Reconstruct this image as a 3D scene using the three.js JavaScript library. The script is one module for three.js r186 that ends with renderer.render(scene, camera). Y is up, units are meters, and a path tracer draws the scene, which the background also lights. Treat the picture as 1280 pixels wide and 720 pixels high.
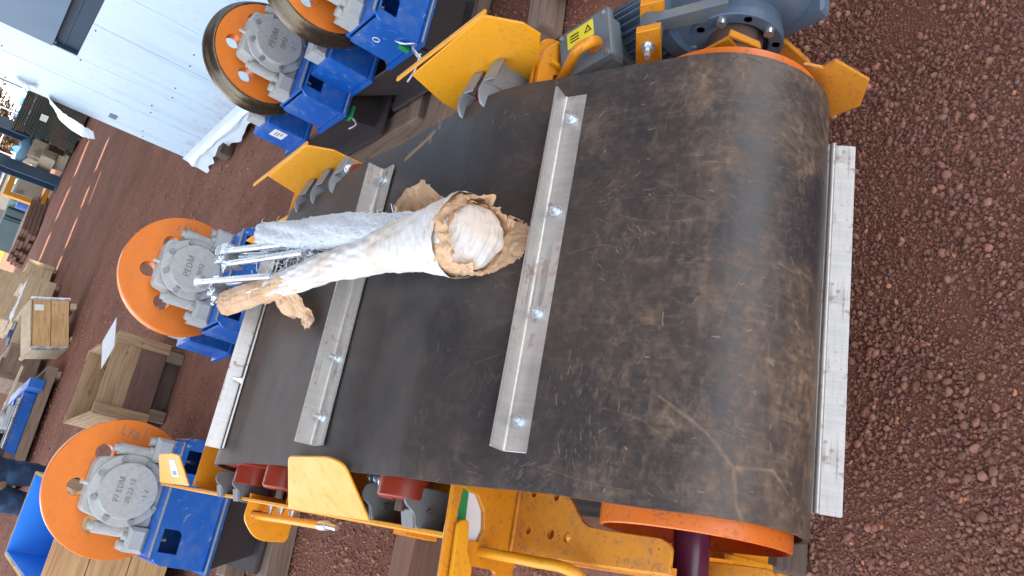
import * as THREE from 'three';
import { mergeGeometries, mergeVertices } from 'three/addons/utils/BufferGeometryUtils.js';
import { FontLoader } from 'three/addons/loaders/FontLoader.js';
import { TextGeometry } from 'three/addons/geometries/TextGeometry.js';
import { MarchingCubes } from 'three/addons/objects/MarchingCubes.js';

// ---------------------------------------------------------------- camera, sky, sun, exposure
const scene = new THREE.Scene();
const camera = new THREE.PerspectiveCamera(39.53, 16 / 9, 0.05, 900);
{ // a phone held upright (the picture lies on its side), looking down at the conveyor
  const right = new THREE.Vector3(0.17437, -0.77115, 0.61231), up = new THREE.Vector3(0.92653, 0.33902, 0.16312), fw = new THREE.Vector3(0.33338, -0.53887, -0.77361);
  const m = new THREE.Matrix4().makeBasis(right, up, fw.clone().negate());
  camera.quaternion.setFromRotationMatrix(m);
  camera.position.set(0, 1.65, 0);
}
const renderer = new THREE.WebGLRenderer({ antialias: true });
renderer.shadowMap.enabled = true;
renderer.toneMapping = THREE.LinearToneMapping;
renderer.toneMappingExposure = 3.3;
const SUN = new THREE.Vector3(0.42, 0.86, 0.28).normalize();
{
  const w = 256, h = 128, d = new Float32Array(w * h * 4);
  for (let j = 0; j < h; j++) for (let i = 0; i < w; i++) {
    const el = (j + 0.5) / h * Math.PI - Math.PI / 2, az = (i + 0.5) / w * Math.PI * 2;
    const dir = new THREE.Vector3(Math.cos(el) * Math.cos(az), Math.sin(el), Math.cos(el) * Math.sin(az));
    const t = Math.max(0, dir.y), k = Math.pow(1 - t, 3.2);
    const glow = Math.pow(Math.max(0, dir.dot(SUN)), 6) * 0.35;
    const o = (j * w + i) * 4;
    const c = [0.60 + 0.80 * k + glow, 0.72 + 0.70 * k + glow, 0.95 + 0.46 * k + glow * 0.9];
    const g = dir.y < 0 ? 0.5 : 1;
    d[o] = c[0] * g; d[o + 1] = c[1] * g; d[o + 2] = c[2] * g; d[o + 3] = 1;
  }
  const t = new THREE.DataTexture(d, w, h, THREE.RGBAFormat, THREE.FloatType);
  t.mapping = THREE.EquirectangularReflectionMapping; t.magFilter = t.minFilter = THREE.LinearFilter; t.needsUpdate = true;
  scene.background = t; scene.environment = t;
}
const sun = new THREE.DirectionalLight(new THREE.Color(1, 0.93, 0.82), 4.2);
sun.position.copy(SUN).multiplyScalar(60); sun.target.position.set(2, 0, -10);
sun.castShadow = true; sun.shadow.mapSize.set(4096, 4096);
Object.assign(sun.shadow.camera, { left: -50, right: 50, top: 50, bottom: -50, near: 1, far: 160 });
scene.add(sun, sun.target);

// ---------------------------------------------------------------- helpers
const rad = (a) => a * Math.PI / 180;
function rngOf(seed) { let a = seed >>> 0; return () => { a = (a + 0x6D2B79F5) | 0; let t = Math.imul(a ^ (a >>> 15), 1 | a); t = (t + Math.imul(t ^ (t >>> 7), 61 | t)) ^ t; return ((t ^ (t >>> 14)) >>> 0) / 4294967296; }; }
const V = (x, y, z) => new THREE.Vector3(x, y, z);
const clamp = (x, a = 0, b = 1) => Math.min(b, Math.max(a, x)), lerp = (a, b, t) => a + (b - a) * t;
const sst = (a, b, x) => { const t = clamp((x - a) / (b - a)); return t * t * (3 - 2 * t); };
function hash(x, y, s) { let n = Math.imul(x, 374761393) ^ Math.imul(y, 668265263) ^ Math.imul(s + 11, 1274126177); n = Math.imul(n ^ (n >>> 13), 1274126177); n = Math.imul(n ^ (n >>> 15), 2246822519); return ((n ^ (n >>> 16)) >>> 0) / 4294967296; }
function vn(x, y, px, py, s) {                                     // value noise that repeats every px, py
  const xi = Math.floor(x), yi = Math.floor(y); let fx = x - xi, fy = y - yi;
  fx = fx * fx * (3 - 2 * fx); fy = fy * fy * (3 - 2 * fy);
  const x0 = ((xi % px) + px) % px, x1 = (x0 + 1) % px, y0 = ((yi % py) + py) % py, y1 = (y0 + 1) % py;
  const a = hash(x0, y0, s), b = hash(x1, y0, s), c = hash(x0, y1, s), e = hash(x1, y1, s);
  return a + (b - a) * fx + (c - a + (a - b - c + e) * fx) * fy;
}
function fbm(u, v, fx, fy, oct, s) { let r = 0, a = 0.5, n = 0; for (let o = 0; o < oct; o++) { r += a * vn(u * fx, v * fy, fx, fy, s + o * 7); n += a; a *= 0.5; fx *= 2; fy *= 2; } return r / n; }
const enc = (x) => { x = clamp(x); return Math.round(255 * (x <= 0.0031308 ? 12.92 * x : 1.055 * Math.pow(x, 1 / 2.4) - 0.055)); };
const mix3 = (a, b, t) => [lerp(a[0], b[0], t), lerp(a[1], b[1], t), lerp(a[2], b[2], t)];
// a surface: fn(u, v) -> [r, g, b (linear), roughness, height 0..1]; metres = size of one repeat
function surf(px, py, mx, my, fn, { bump = 0, metal = 0, phys = null, wrap = true, rmap = true } = {}) {
  const n = px * py, C = new Uint8Array(n * 4), Rg = new Uint8Array(n * 4), B = bump ? new Uint8Array(n * 4) : null;
  for (let j = 0; j < py; j++) for (let i = 0; i < px; i++) {
    const r = fn((i + 0.5) / px, (j + 0.5) / py), o = (j * px + i) * 4;
    C[o] = enc(r[0]); C[o + 1] = enc(r[1]); C[o + 2] = enc(r[2]); C[o + 3] = 255;
    const q = Math.round(255 * clamp(r[3])); Rg[o] = 255; Rg[o + 1] = q; Rg[o + 2] = Math.round(255 * clamp(r[5] ?? metal)); Rg[o + 3] = 255;
    if (B) { const b = Math.round(255 * clamp(r[4])); B[o] = B[o + 1] = B[o + 2] = b; B[o + 3] = 255; }
  }
  const mk = (d, srgb) => { const t = new THREE.DataTexture(d, px, py, THREE.RGBAFormat); if (srgb) t.colorSpace = THREE.SRGBColorSpace; t.wrapS = t.wrapT = wrap ? THREE.RepeatWrapping : THREE.ClampToEdgeWrapping; t.magFilter = THREE.LinearFilter; t.minFilter = THREE.LinearMipmapLinearFilter; t.generateMipmaps = true; t.repeat.set(1 / mx, 1 / my); t.needsUpdate = true; return t; };
  const opt = { map: mk(C, true), metalness: metal, roughness: fn(0.37, 0.61)[3] };
  if (rmap) { const rg = mk(Rg, false); Object.assign(opt, { roughnessMap: rg, metalnessMap: rg, metalness: 1, roughness: 1 }); }
  if (B) { opt.bumpMap = mk(B, false); opt.bumpScale = bump; }
  return phys ? new THREE.MeshPhysicalMaterial({ ...opt, ...phys }) : new THREE.MeshStandardMaterial(opt);
}
const flat = (r, g, b, rough = 0.6, metal = 0, extra = {}) => { const m = new (extra.transmission || extra.clearcoat ? THREE.MeshPhysicalMaterial : THREE.MeshStandardMaterial)({ roughness: rough, metalness: metal, ...extra }); m.color.setRGB(r, g, b); return m; };

// ---- geometry
function boxUV(g) {                                                 // flat-projected uv in metres
  g = g.index ? g.toNonIndexed() : g;
  for (const k of Object.keys(g.attributes)) if (!['position', 'normal'].includes(k)) g.deleteAttribute(k);
  if (!g.attributes.normal) g.computeVertexNormals();
  const p = g.attributes.position, uv = new Float32Array(p.count * 2), a = V(0, 0, 0), b = V(0, 0, 0), c = V(0, 0, 0);
  for (let i = 0; i < p.count; i += 3) {
    a.fromBufferAttribute(p, i); b.fromBufferAttribute(p, i + 1); c.fromBufferAttribute(p, i + 2);
    const n = b.clone().sub(a).cross(c.clone().sub(a)), ax = Math.abs(n.x), ay = Math.abs(n.y), az = Math.abs(n.z);
    [a, b, c].forEach((q, k) => { const o = (i + k) * 2; if (ax >= ay && ax >= az) { uv[o] = q.z; uv[o + 1] = q.y; } else if (ay >= az) { uv[o] = q.z; uv[o + 1] = q.x; } else { uv[o] = q.y; uv[o + 1] = q.x; } });
  }
  g.setAttribute('uv', new THREE.BufferAttribute(uv, 2));
  return g;
}
const usedNames = {};
function numbered(n) { const k = (usedNames[n] = (usedNames[n] ?? -1) + 1); return k ? n + '_' + String(k).padStart(3, '0') : n; }
function part(name, parent, mat, ...geos) {
  geos = geos.flat(9).filter(Boolean);
  const g = mergeGeometries(geos.map((x) => (x.userData.keepUV ? (x.index ? x.toNonIndexed() : x) : boxUV(x))), false);
  const m = new THREE.Mesh(g, mat); m.name = name; m.castShadow = m.receiveShadow = true;
  parent.add(m); return m;
}
function tag(o, label, category, group) { o.userData.label = label; o.userData.category = category; if (group) o.userData.group = group; return o; }
function thing(name, label, category, [x, y, z] = [0, 0, 0], turn = 0, group) { const o = new THREE.Group(); o.name = numbered(name); o.position.set(x, y, z); o.rotation.y = turn; scene.add(o); o.userData.kind = 'thing'; return tag(o, label, category, group); }
function struct(name, mat, ...geos) { const m = part(name, scene, mat, ...geos); m.userData.kind = 'structure'; return m; }
function cloneThing(src, label, [x, y, z], turn = 0) { const o = src.clone(); o.name = numbered(src.name.replace(/_\d+$/, '')); o.userData = { ...src.userData, label }; o.position.set(x, y, z); o.rotation.y = turn; scene.add(o); return o; }
function shapeOf(pts, r = 0) {                                      // polygon with rounded corners
  const s = new THREE.Shape(), n = pts.length, P = pts.map((p) => new THREE.Vector2(p[0], p[1]));
  for (let i = 0; i < n; i++) {
    const p = P[i], rr = pts[i][2] ?? r, a = P[(i + n - 1) % n], b = P[(i + 1) % n];
    if (rr <= 0) { i ? s.lineTo(p.x, p.y) : s.moveTo(p.x, p.y); continue; }
    const u = a.clone().sub(p), v = b.clone().sub(p), k = Math.min(rr, u.length() * 0.48, v.length() * 0.48);
    u.normalize().multiplyScalar(k).add(p); v.normalize().multiplyScalar(k).add(p);
    i ? s.lineTo(u.x, u.y) : s.moveTo(u.x, u.y); s.quadraticCurveTo(p.x, p.y, v.x, v.y);
  }
  s.closePath(); return s;
}
function circlePath(x, y, r, n = 20) { const p = new THREE.Path(); for (let i = 0; i < n; i++) { const a = -i / n * Math.PI * 2; i ? p.lineTo(x + r * Math.cos(a), y + r * Math.sin(a)) : p.moveTo(x + r * Math.cos(a), y + r * Math.sin(a)); } p.closePath(); return p; }
function ext(shape, th, holes = [], bev = 0.0015, cs = 6) { const s = shape; holes.forEach((h) => s.holes.push(h)); const b = Math.min(bev, th * 0.3); const g = new THREE.ExtrudeGeometry(s, { depth: th - 2 * b, bevelEnabled: b > 0, bevelSize: b, bevelOffset: -b, bevelThickness: b, bevelSegments: 1, curveSegments: cs, steps: 1 }); g.translate(0, 0, -(th - 2 * b) / 2); return g; }
const plateZ = (z, pts, th, holes, r = 0) => ext(shapeOf(pts, r), th, holes).translate(0, 0, z);                       // pts [x, y]
const plateX = (x, pts, th, holes, r = 0) => ext(shapeOf(pts, r), th, holes).rotateY(-Math.PI / 2).translate(x, 0, 0);   // pts [z, y]
const plateY = (y, pts, th, holes, r = 0) => ext(shapeOf(pts, r), th, holes).rotateX(Math.PI / 2).translate(0, y, 0);    // pts [x, z]
function planeOf(P) { const v = P.map((p) => V(p[0], p[1], p[2])), o = v[0].clone(), n = V(0, 0, 0); for (let i = 0; i < v.length; i++) n.add(v[i].clone().sub(o).cross(v[(i + 1) % v.length].clone().sub(o))); n.normalize(); const ex = v[1].clone().sub(o).normalize(), ey = n.clone().cross(ex).normalize(); ex.copy(ey).cross(n).normalize(); return new THREE.Matrix4().makeBasis(ex, ey, n).setPosition(o); }
function plate3(P, th, r = 0) {                                     // a flat plate through points in space
  const v = P.map((p) => V(p[0], p[1], p[2])), o = v[0].clone(), n = V(0, 0, 0);
  for (let i = 0; i < v.length; i++) { const a = v[i], b = v[(i + 1) % v.length]; n.add(a.clone().sub(o).cross(b.clone().sub(o))); }
  n.normalize(); const ex = v[1].clone().sub(o).normalize(), ey = n.clone().cross(ex).normalize(); ex.copy(ey).cross(n).normalize();
  const pts = v.map((q, i) => { const d = q.clone().sub(o); return P[i][3] !== undefined ? [d.dot(ex), d.dot(ey), P[i][3]] : [d.dot(ex), d.dot(ey)]; });
  return ext(shapeOf(pts, r), th).applyMatrix4(new THREE.Matrix4().makeBasis(ex, ey, n).setPosition(o));
}
function box(w, h, d, x = 0, y = 0, z = 0, bev = 0.003) {          // bevelled block, centred
  const b = Math.min(bev, w * 0.2, h * 0.2, d * 0.2);
  const g = new THREE.ExtrudeGeometry(shapeOf([[-w / 2, -h / 2], [w / 2, -h / 2], [w / 2, h / 2], [-w / 2, h / 2]]), { depth: d - 2 * b, bevelEnabled: true, bevelSize: b, bevelOffset: -b, bevelThickness: b, bevelSegments: 1, steps: 1 });
  return g.translate(x, y, z - d / 2 + b);
}
const _q = new THREE.Quaternion();
function rod(a, b, r, n = 14, r2 = r) { const A = V(...a), B = V(...b), d = B.clone().sub(A), g = new THREE.CylinderGeometry(r2, r, d.length(), n, 1); _q.setFromUnitVectors(V(0, 1, 0), d.clone().normalize()); return g.applyQuaternion(_q).translate(...A.add(B).multiplyScalar(0.5).toArray()); }
function tube(pts, r, n = 40, m = 8, closed = false) { return new THREE.TubeGeometry(new THREE.CatmullRomCurve3(pts.map((p) => V(...p)), closed), n, r, m, closed); }
function along(g, pos, dir) { _q.setFromUnitVectors(V(0, 1, 0), V(...dir).normalize()); return g.applyQuaternion(_q).translate(...pos); }
function bolt(pos, dir, r = 0.009, stud = 0.012) {                  // washer, hexagon nut, stud end
  const g = mergeGeometries([new THREE.CylinderGeometry(r * 1.35, r * 1.35, r * 0.3, 18).translate(0, r * 0.15, 0), new THREE.CylinderGeometry(r, r, r * 0.9, 6).translate(0, r * 0.75, 0), new THREE.CylinderGeometry(r * 0.55, r * 0.6, stud, 12).translate(0, r * 1.2 + stud / 2, 0)].map((x) => x.toNonIndexed()));
  return along(g, pos, dir);
}
function hexHead(pos, dir, r = 0.012, h = r * 0.7) { return along(new THREE.CylinderGeometry(r * 0.97, r, h, 6).translate(0, h / 2, 0), pos, dir); }
function wobble(g, amp, f, seed, axes = [1, 1, 1]) {               // shifts welded vertices by smooth noise
  const k = g.attributes.uv; g = mergeVertices(g); const p = g.attributes.position;
  for (let i = 0; i < p.count; i++) { const x = p.getX(i) * f, y = p.getY(i) * f, z = p.getZ(i) * f; const n = (s) => vn(x + z * 0.7, y - z * 0.4, 4096, 4096, s) + 0.5 * vn(x * 2.1 - z * 1.7, y * 2.1 + z * 1.3, 4096, 4096, s + 3) - 0.75; p.setXYZ(i, p.getX(i) + axes[0] * amp * n(seed), p.getY(i) + axes[1] * amp * n(seed + 20), p.getZ(i) + axes[2] * amp * n(seed + 40)); }
  g.computeVertexNormals(); return g;
}

// ---------------------------------------------------------------- materials
function paint(col, { rough = 0.42, dirt = [0.16, 0.09, 0.06], dust = 0.25, speck = 0, scratch = 0, seed = 1, size = 0.5, bump = 0, px = 512, rmap = true, tone = 1 } = {}) {
  return surf(px, px, size, size, (u, v) => {
    const a = fbm(u, v, 4, 4, 5, seed), b = fbm(u, v, 24, 24, 3, seed + 50), fine = vn(u * 256, v * 256, 256, 256, seed + 90);
    let c = col.map((x) => x * (0.98 + tone * (0.24 * (a - 0.5) + 0.07 * (fine - 0.5)))), r = rough + 0.18 * (b - 0.5);
    const d = dust * sst(0.45, 0.8, a * 0.6 + b * 0.4);
    c = mix3(c, dirt, d); r += d * 0.5;
    if (speck) { const s = vn(u * 110, v * 110, 110, 110, seed + 130) * 0.65 + b * 0.45; const k = speck * sst(0.70, 0.82, s); c = mix3(c, dirt.map((x) => x * 0.5), k); r += 0.3 * k; }
    if (scratch) { const s = Math.abs(fbm(u + v * 0.5, v, 9, 5, 3, seed + 200) - 0.5), k = scratch * sst(0.012, 0.003, s) * sst(0.5, 0.7, b); c = mix3(c, [0.55, 0.62, 0.72], k); }
    return [...c, clamp(r, 0.15, 0.95), 0.5 + 0.5 * (b - 0.5) + 0.15 * (fine - 0.5)];
  }, { bump, rmap });
}
function wood(col, dark, { rough = 0.8, seed = 1, knots = 1, grain = 1 } = {}) {      // grain runs along u (first uv axis)
  return surf(512, 512, 0.6, 0.6, (u, v) => {
    const w = fbm(u, v, 2, 6, 4, seed), g = fbm(u + 0.02 * w, v + 0.06 * w, 3, 60, 3, seed + 9), p = fbm(u, v, 5, 140, 2, seed + 31);
    let k = 0; for (let i = 0; i < 4 * knots; i++) { const kx = hash(i, 3, seed), ky = hash(i, 9, seed); let dx = Math.abs(u - kx), dy = Math.abs(v - ky); dx = Math.min(dx, 1 - dx); dy = Math.min(dy, 1 - dy); k = Math.max(k, sst(0.03, 0.008, Math.hypot(dx * 0.7, dy))); }
    const t = clamp(0.55 * sst(0.35, 0.75, g) + 0.45 * sst(0.35, 0.8, w) * 0.7 + 0.25 * (p - 0.5) * grain + k * 0.7);
    return [...mix3(col, dark, t), rough + 0.1 * (g - 0.5), 0.5 + 0.4 * (g - 0.5) + 0.3 * (p - 0.5)];
  }, { bump: 0.0012, rmap: false });
}
function steel(col, { rough = 0.36, metal = 0.75, rust = 0.2, mill = 0.5, seed = 1, size = 0.4, bump = 0 } = {}) {
  return surf(512, 512, size, size, (u, v) => {
    const a = fbm(u, v, 3, 5, 5, seed), st = fbm(u, v, 90, 3, 3, seed + 7), st2 = fbm(u, v, 3, 90, 3, seed + 8), fine = vn(u * 200, v * 200, 200, 200, seed + 5), sp = fbm(u, v, 40, 40, 2, seed + 17);
    let c = col.map((x) => x * (0.72 + 0.5 * a + 0.16 * (st + st2 - 1) + 0.06 * (fine - 0.5)));
    c = mix3(c, [0.20, 0.19, 0.18], mill * sst(0.56, 0.72, a * 0.55 + st * 0.45));
    const k = rust * sst(0.62, 0.76, sp * 0.55 + a * 0.5); c = mix3(c, [0.26, 0.12, 0.06], k);
    return [...c, clamp(rough + 0.3 * (a - 0.5) + 0.4 * k + 0.1 * (fine - 0.5), 0.12, 0.9), 0.5 + 0.3 * (sp - 0.5) + 0.2 * (st - 0.5), metal * (1 - 0.8 * k)];
  }, { bump });
}
const M = {
  orange: paint([0.76, 0.20, 0.018], { rough: 0.4, dust: 0.12, speck: 0.07, seed: 3, size: 0.7 }),
  drumOrange: paint([0.74, 0.17, 0.022], { rough: 0.38, dust: 0.35, speck: 0.28, dirt: [0.22, 0.10, 0.06], seed: 5, size: 0.4 }),
  yellow: paint([0.78, 0.33, 0.012], { rough: 0.40, dust: 0.04, speck: 0.16, tone: 0.12, seed: 7, size: 0.6 }),
  amberDusty: paint([0.68, 0.26, 0.022], { rough: 0.5, dust: 0.8, speck: 0.38, dirt: [0.28, 0.13, 0.065], seed: 9, size: 0.35 }),
  amber: paint([0.72, 0.27, 0.010], { rough: 0.42, dust: 0.2, speck: 0.25, seed: 11, size: 0.45 }),
  blue: paint([0.008, 0.115, 0.47], { rough: 0.36, dust: 0.38, scratch: 0.9, dirt: [0.13, 0.19, 0.29], seed: 13, size: 0.6 }),
  blueDark: paint([0.008, 0.042, 0.16], { rmap: false, px: 256, rough: 0.5, dust: 0.25, dirt: [0.10, 0.08, 0.08], seed: 14, size: 0.6 }),
  gear: paint([0.095, 0.14, 0.20], { rough: 0.42, dust: 0.55, dirt: [0.17, 0.15, 0.13], seed: 15, size: 0.3 }),
  gearDusty: paint([0.13, 0.165, 0.19], { rough: 0.55, dust: 0.7, dirt: [0.20, 0.16, 0.12], seed: 17, size: 0.25 }),
  red: paint([0.25, 0.026, 0.010], { rough: 0.35, dust: 0.25, dirt: [0.16, 0.05, 0.03], seed: 19, size: 0.3 }),
  cast: paint([0.42, 0.44, 0.43], { rough: 0.5, dust: 0.5, dirt: [0.33, 0.29, 0.22], speck: 0.2, seed: 21, size: 0.3, bump: 0.0008 }),
  bracket: steel([0.30, 0.33, 0.35], { rough: 0.5, metal: 0.4, rust: 0.15, mill: 0.2, seed: 22 }),
  bracketDull: flat(0.17, 0.175, 0.17, 0.55, 0.3),
  cleat: steel([0.55, 0.525, 0.49], { rough: 0.40, metal: 0.55, rust: 0.55, mill: 0.7, seed: 23, size: 0.55, bump: 0.0003 }),
  cleatWhite: steel([0.56, 0.54, 0.50], { rough: 0.46, metal: 0.3, rust: 0.5, mill: 0.6, seed: 26, size: 0.31 }),
  zinc: steel([0.72, 0.78, 0.82], { rough: 0.28, metal: 0.85, rust: 0, mill: 0.1, seed: 27, size: 0.2 }),
  brass: steel([0.13, 0.105, 0.07], { rough: 0.28, metal: 0.8, rust: 0.1, mill: 0.5, seed: 29, size: 0.3 }),
  purple: paint([0.10, 0.018, 0.055], { rmap: false, px: 256, rough: 0.26, dust: 0.2, seed: 31, size: 0.3 }),
  hub: paint([0.11, 0.075, 0.06], { rmap: false, px: 256, rough: 0.5, dust: 0.4, seed: 32, size: 0.3 }),
  skirt: flat(0.055, 0.045, 0.045, 0.6),
  pine: wood([0.62, 0.40, 0.19], [0.38, 0.20, 0.085], { seed: 41 }),
  aged: wood([0.47, 0.315, 0.17], [0.25, 0.145, 0.075], { seed: 42 }),
  pale: wood([0.55, 0.43, 0.28], [0.36, 0.26, 0.16], { seed: 43 }),
  weathered: wood([0.26, 0.18, 0.13], [0.13, 0.085, 0.06], { seed: 45 }),
  brown: wood([0.19, 0.105, 0.075], [0.11, 0.06, 0.045], { seed: 47, knots: 0 }),
  darkWood: wood([0.12, 0.08, 0.06], [0.05, 0.035, 0.028], { seed: 49 }),
  dark: flat(0.012, 0.012, 0.013, 0.7),
  white: flat(0.80, 0.82, 0.82, 0.5),
  sticker: flat(0.82, 0.83, 0.83, 0.45),
  green: flat(0.02, 0.30, 0.10, 0.5),
  cyanBlue: flat(0.05, 0.25, 0.45, 0.5),
  yellowLabel: flat(0.85, 0.70, 0.03, 0.45),
  ink: flat(0.02, 0.018, 0.018, 0.7),
  inkGrey: flat(0.18, 0.19, 0.195, 0.6),
};
M.wheelText = M.inkGrey;
M.cloth = surf(512, 512, 0.35, 0.35, (u, v) => {
  const a = fbm(u, v, 3, 3, 5, 61), st = fbm(u + 0.05 * a, v, 60, 6, 3, 63), w = fbm(u + 0.1 * a, v + 0.06 * a, 5, 20, 4, 65), d = sst(0.70, 0.82, fbm(u, v, 24, 24, 3, 68));
  let c = mix3([0.69, 0.665, 0.63], [0.64, 0.54, 0.42], 0.8 * sst(0.52, 0.78, a)); c = c.map((q) => q * (1 - 0.14 * sst(0.58, 0.74, st) * sst(0.35, 0.6, a))); c = mix3(c, [0.25, 0.19, 0.15], 0.22 * d * sst(0.5, 0.7, w));
  return [...c, 0.9, 0.5 * w + 0.5 * (1 - st)];
}, { rmap: false, bump: 0.004 });
M.paper = surf(512, 512, 0.3, 0.3, (u, v) => {
  const a = fbm(u, v, 3, 3, 5, 71), w = Math.abs(fbm(u, v, 7, 7, 4, 73) - 0.5) * 2, f = fbm(u, v, 60, 60, 2, 75);
  const c = mix3([0.74, 0.49, 0.29], [0.60, 0.345, 0.17], sst(0.35, 0.7, a) * 0.8 + 0.2 * f);
  return [...c, 0.95, 1 - Math.pow(1 - w, 3)];
}, { rmap: false, bump: 0.005, phys: { side: THREE.DoubleSide, transmission: 0.2, thickness: 0 } });
M.net = flat(0.66, 0.72, 0.77, 0.8, 0, { side: THREE.DoubleSide });
M.netSheet = surf(256, 256, 0.12, 0.12, (u, v) => { const a = fbm(u, v, 6, 6, 4, 81), f = fbm(u, v, 24, 50, 3, 83); const k = 0.78 + 0.25 * f * a; return [k * 0.80, k * 0.86, k * 0.90, 0.95, f]; }, { rmap: false, bump: 0.003, phys: { side: THREE.DoubleSide, transmission: 0.4, thickness: 0 } });
M.panel = surf(512, 512, 4.0, 4.0, (u, v) => {
  const a = fbm(u, v, 6, 6, 5, 91), st = fbm(u, v, 60, 5, 3, 93), d = fbm(u, v, 90, 90, 2, 95), foot = sst(0.16, 0.02, v) * sst(0.35, 0.7, a * 0.5 + d * 0.5);
  let c = [0.50, 0.66, 0.78].map((x) => x * (0.92 + 0.14 * (a - 0.2) - 0.10 * sst(0.55, 0.8, st)));
  c = mix3(c, [0.36, 0.24, 0.19], 0.5 * foot + 0.12 * sst(0.66, 0.8, d));
  return [...c, 0.38 + 0.2 * (a - 0.5), 0.5 + 0.5 * (a - 0.5)];
}, { rmap: false, bump: 0.004 });
M.film = surf(256, 256, 0.5, 0.5, (u, v) => { const a = fbm(u, v, 4, 9, 5, 97), w = Math.abs(a - 0.5) * 2; return [0.60, 0.70, 0.77, 0.35, 0.5 + 0.5 * (1 - w)]; }, { rmap: false, bump: 0.005, phys: { side: THREE.DoubleSide } });
M.slate = surf(256, 256, 1, 1, (u, v) => { const a = fbm(u, v, 4, 4, 5, 99); return [0.060 * (0.85 + 0.3 * a), 0.135 * (0.85 + 0.3 * a), 0.22 * (0.85 + 0.3 * a), 0.5, a]; }, { rmap: false, bump: 0.0008 });
M.slateDark = flat(0.022, 0.045, 0.08, 0.75);
M.jeans = surf(512, 512, 0.25, 0.25, (u, v) => {
  const a = fbm(u, v, 3, 3, 5, 101), t = 0.5 + 0.5 * Math.sin((u + v) * Math.PI * 2 * 60), w = fbm(u, v, 10, 5, 4, 103);
  const c = mix3([0.012, 0.034, 0.085], [0.035, 0.085, 0.17], sst(0.4, 0.75, a)).map((x) => x * (0.8 + 0.25 * t)); return [...c, 0.9, 0.3 * t + 0.6 * w];
}, { rmap: false, bump: 0.003 });
M.sheetPile = surf(256, 256, 1.5, 1.5, (u, v) => { const a = fbm(u, v, 4, 4, 4, 111); return [...mix3([0.028, 0.042, 0.04], [0.07, 0.055, 0.04], sst(0.45, 0.75, a)), 0.6, a]; }, { rmap: false, bump: 0.003 });
M.colSteel = paint([0.045, 0.10, 0.17], { rmap: false, px: 256, rough: 0.5, seed: 113, size: 1.5 });
M.concrete = surf(256, 256, 1.2, 1.2, (u, v) => { const a = fbm(u, v, 4, 4, 5, 117), f = fbm(u, v, 40, 40, 2, 119); return [...mix3([0.48, 0.42, 0.33], [0.30, 0.22, 0.16], sst(0.4, 0.75, a)).map((x) => x * (0.9 + 0.2 * f)), 0.9, f]; }, { rmap: false, bump: 0.003 });
M.roof = flat(0.34, 0.36, 0.38, 0.5, 0.2);

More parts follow.
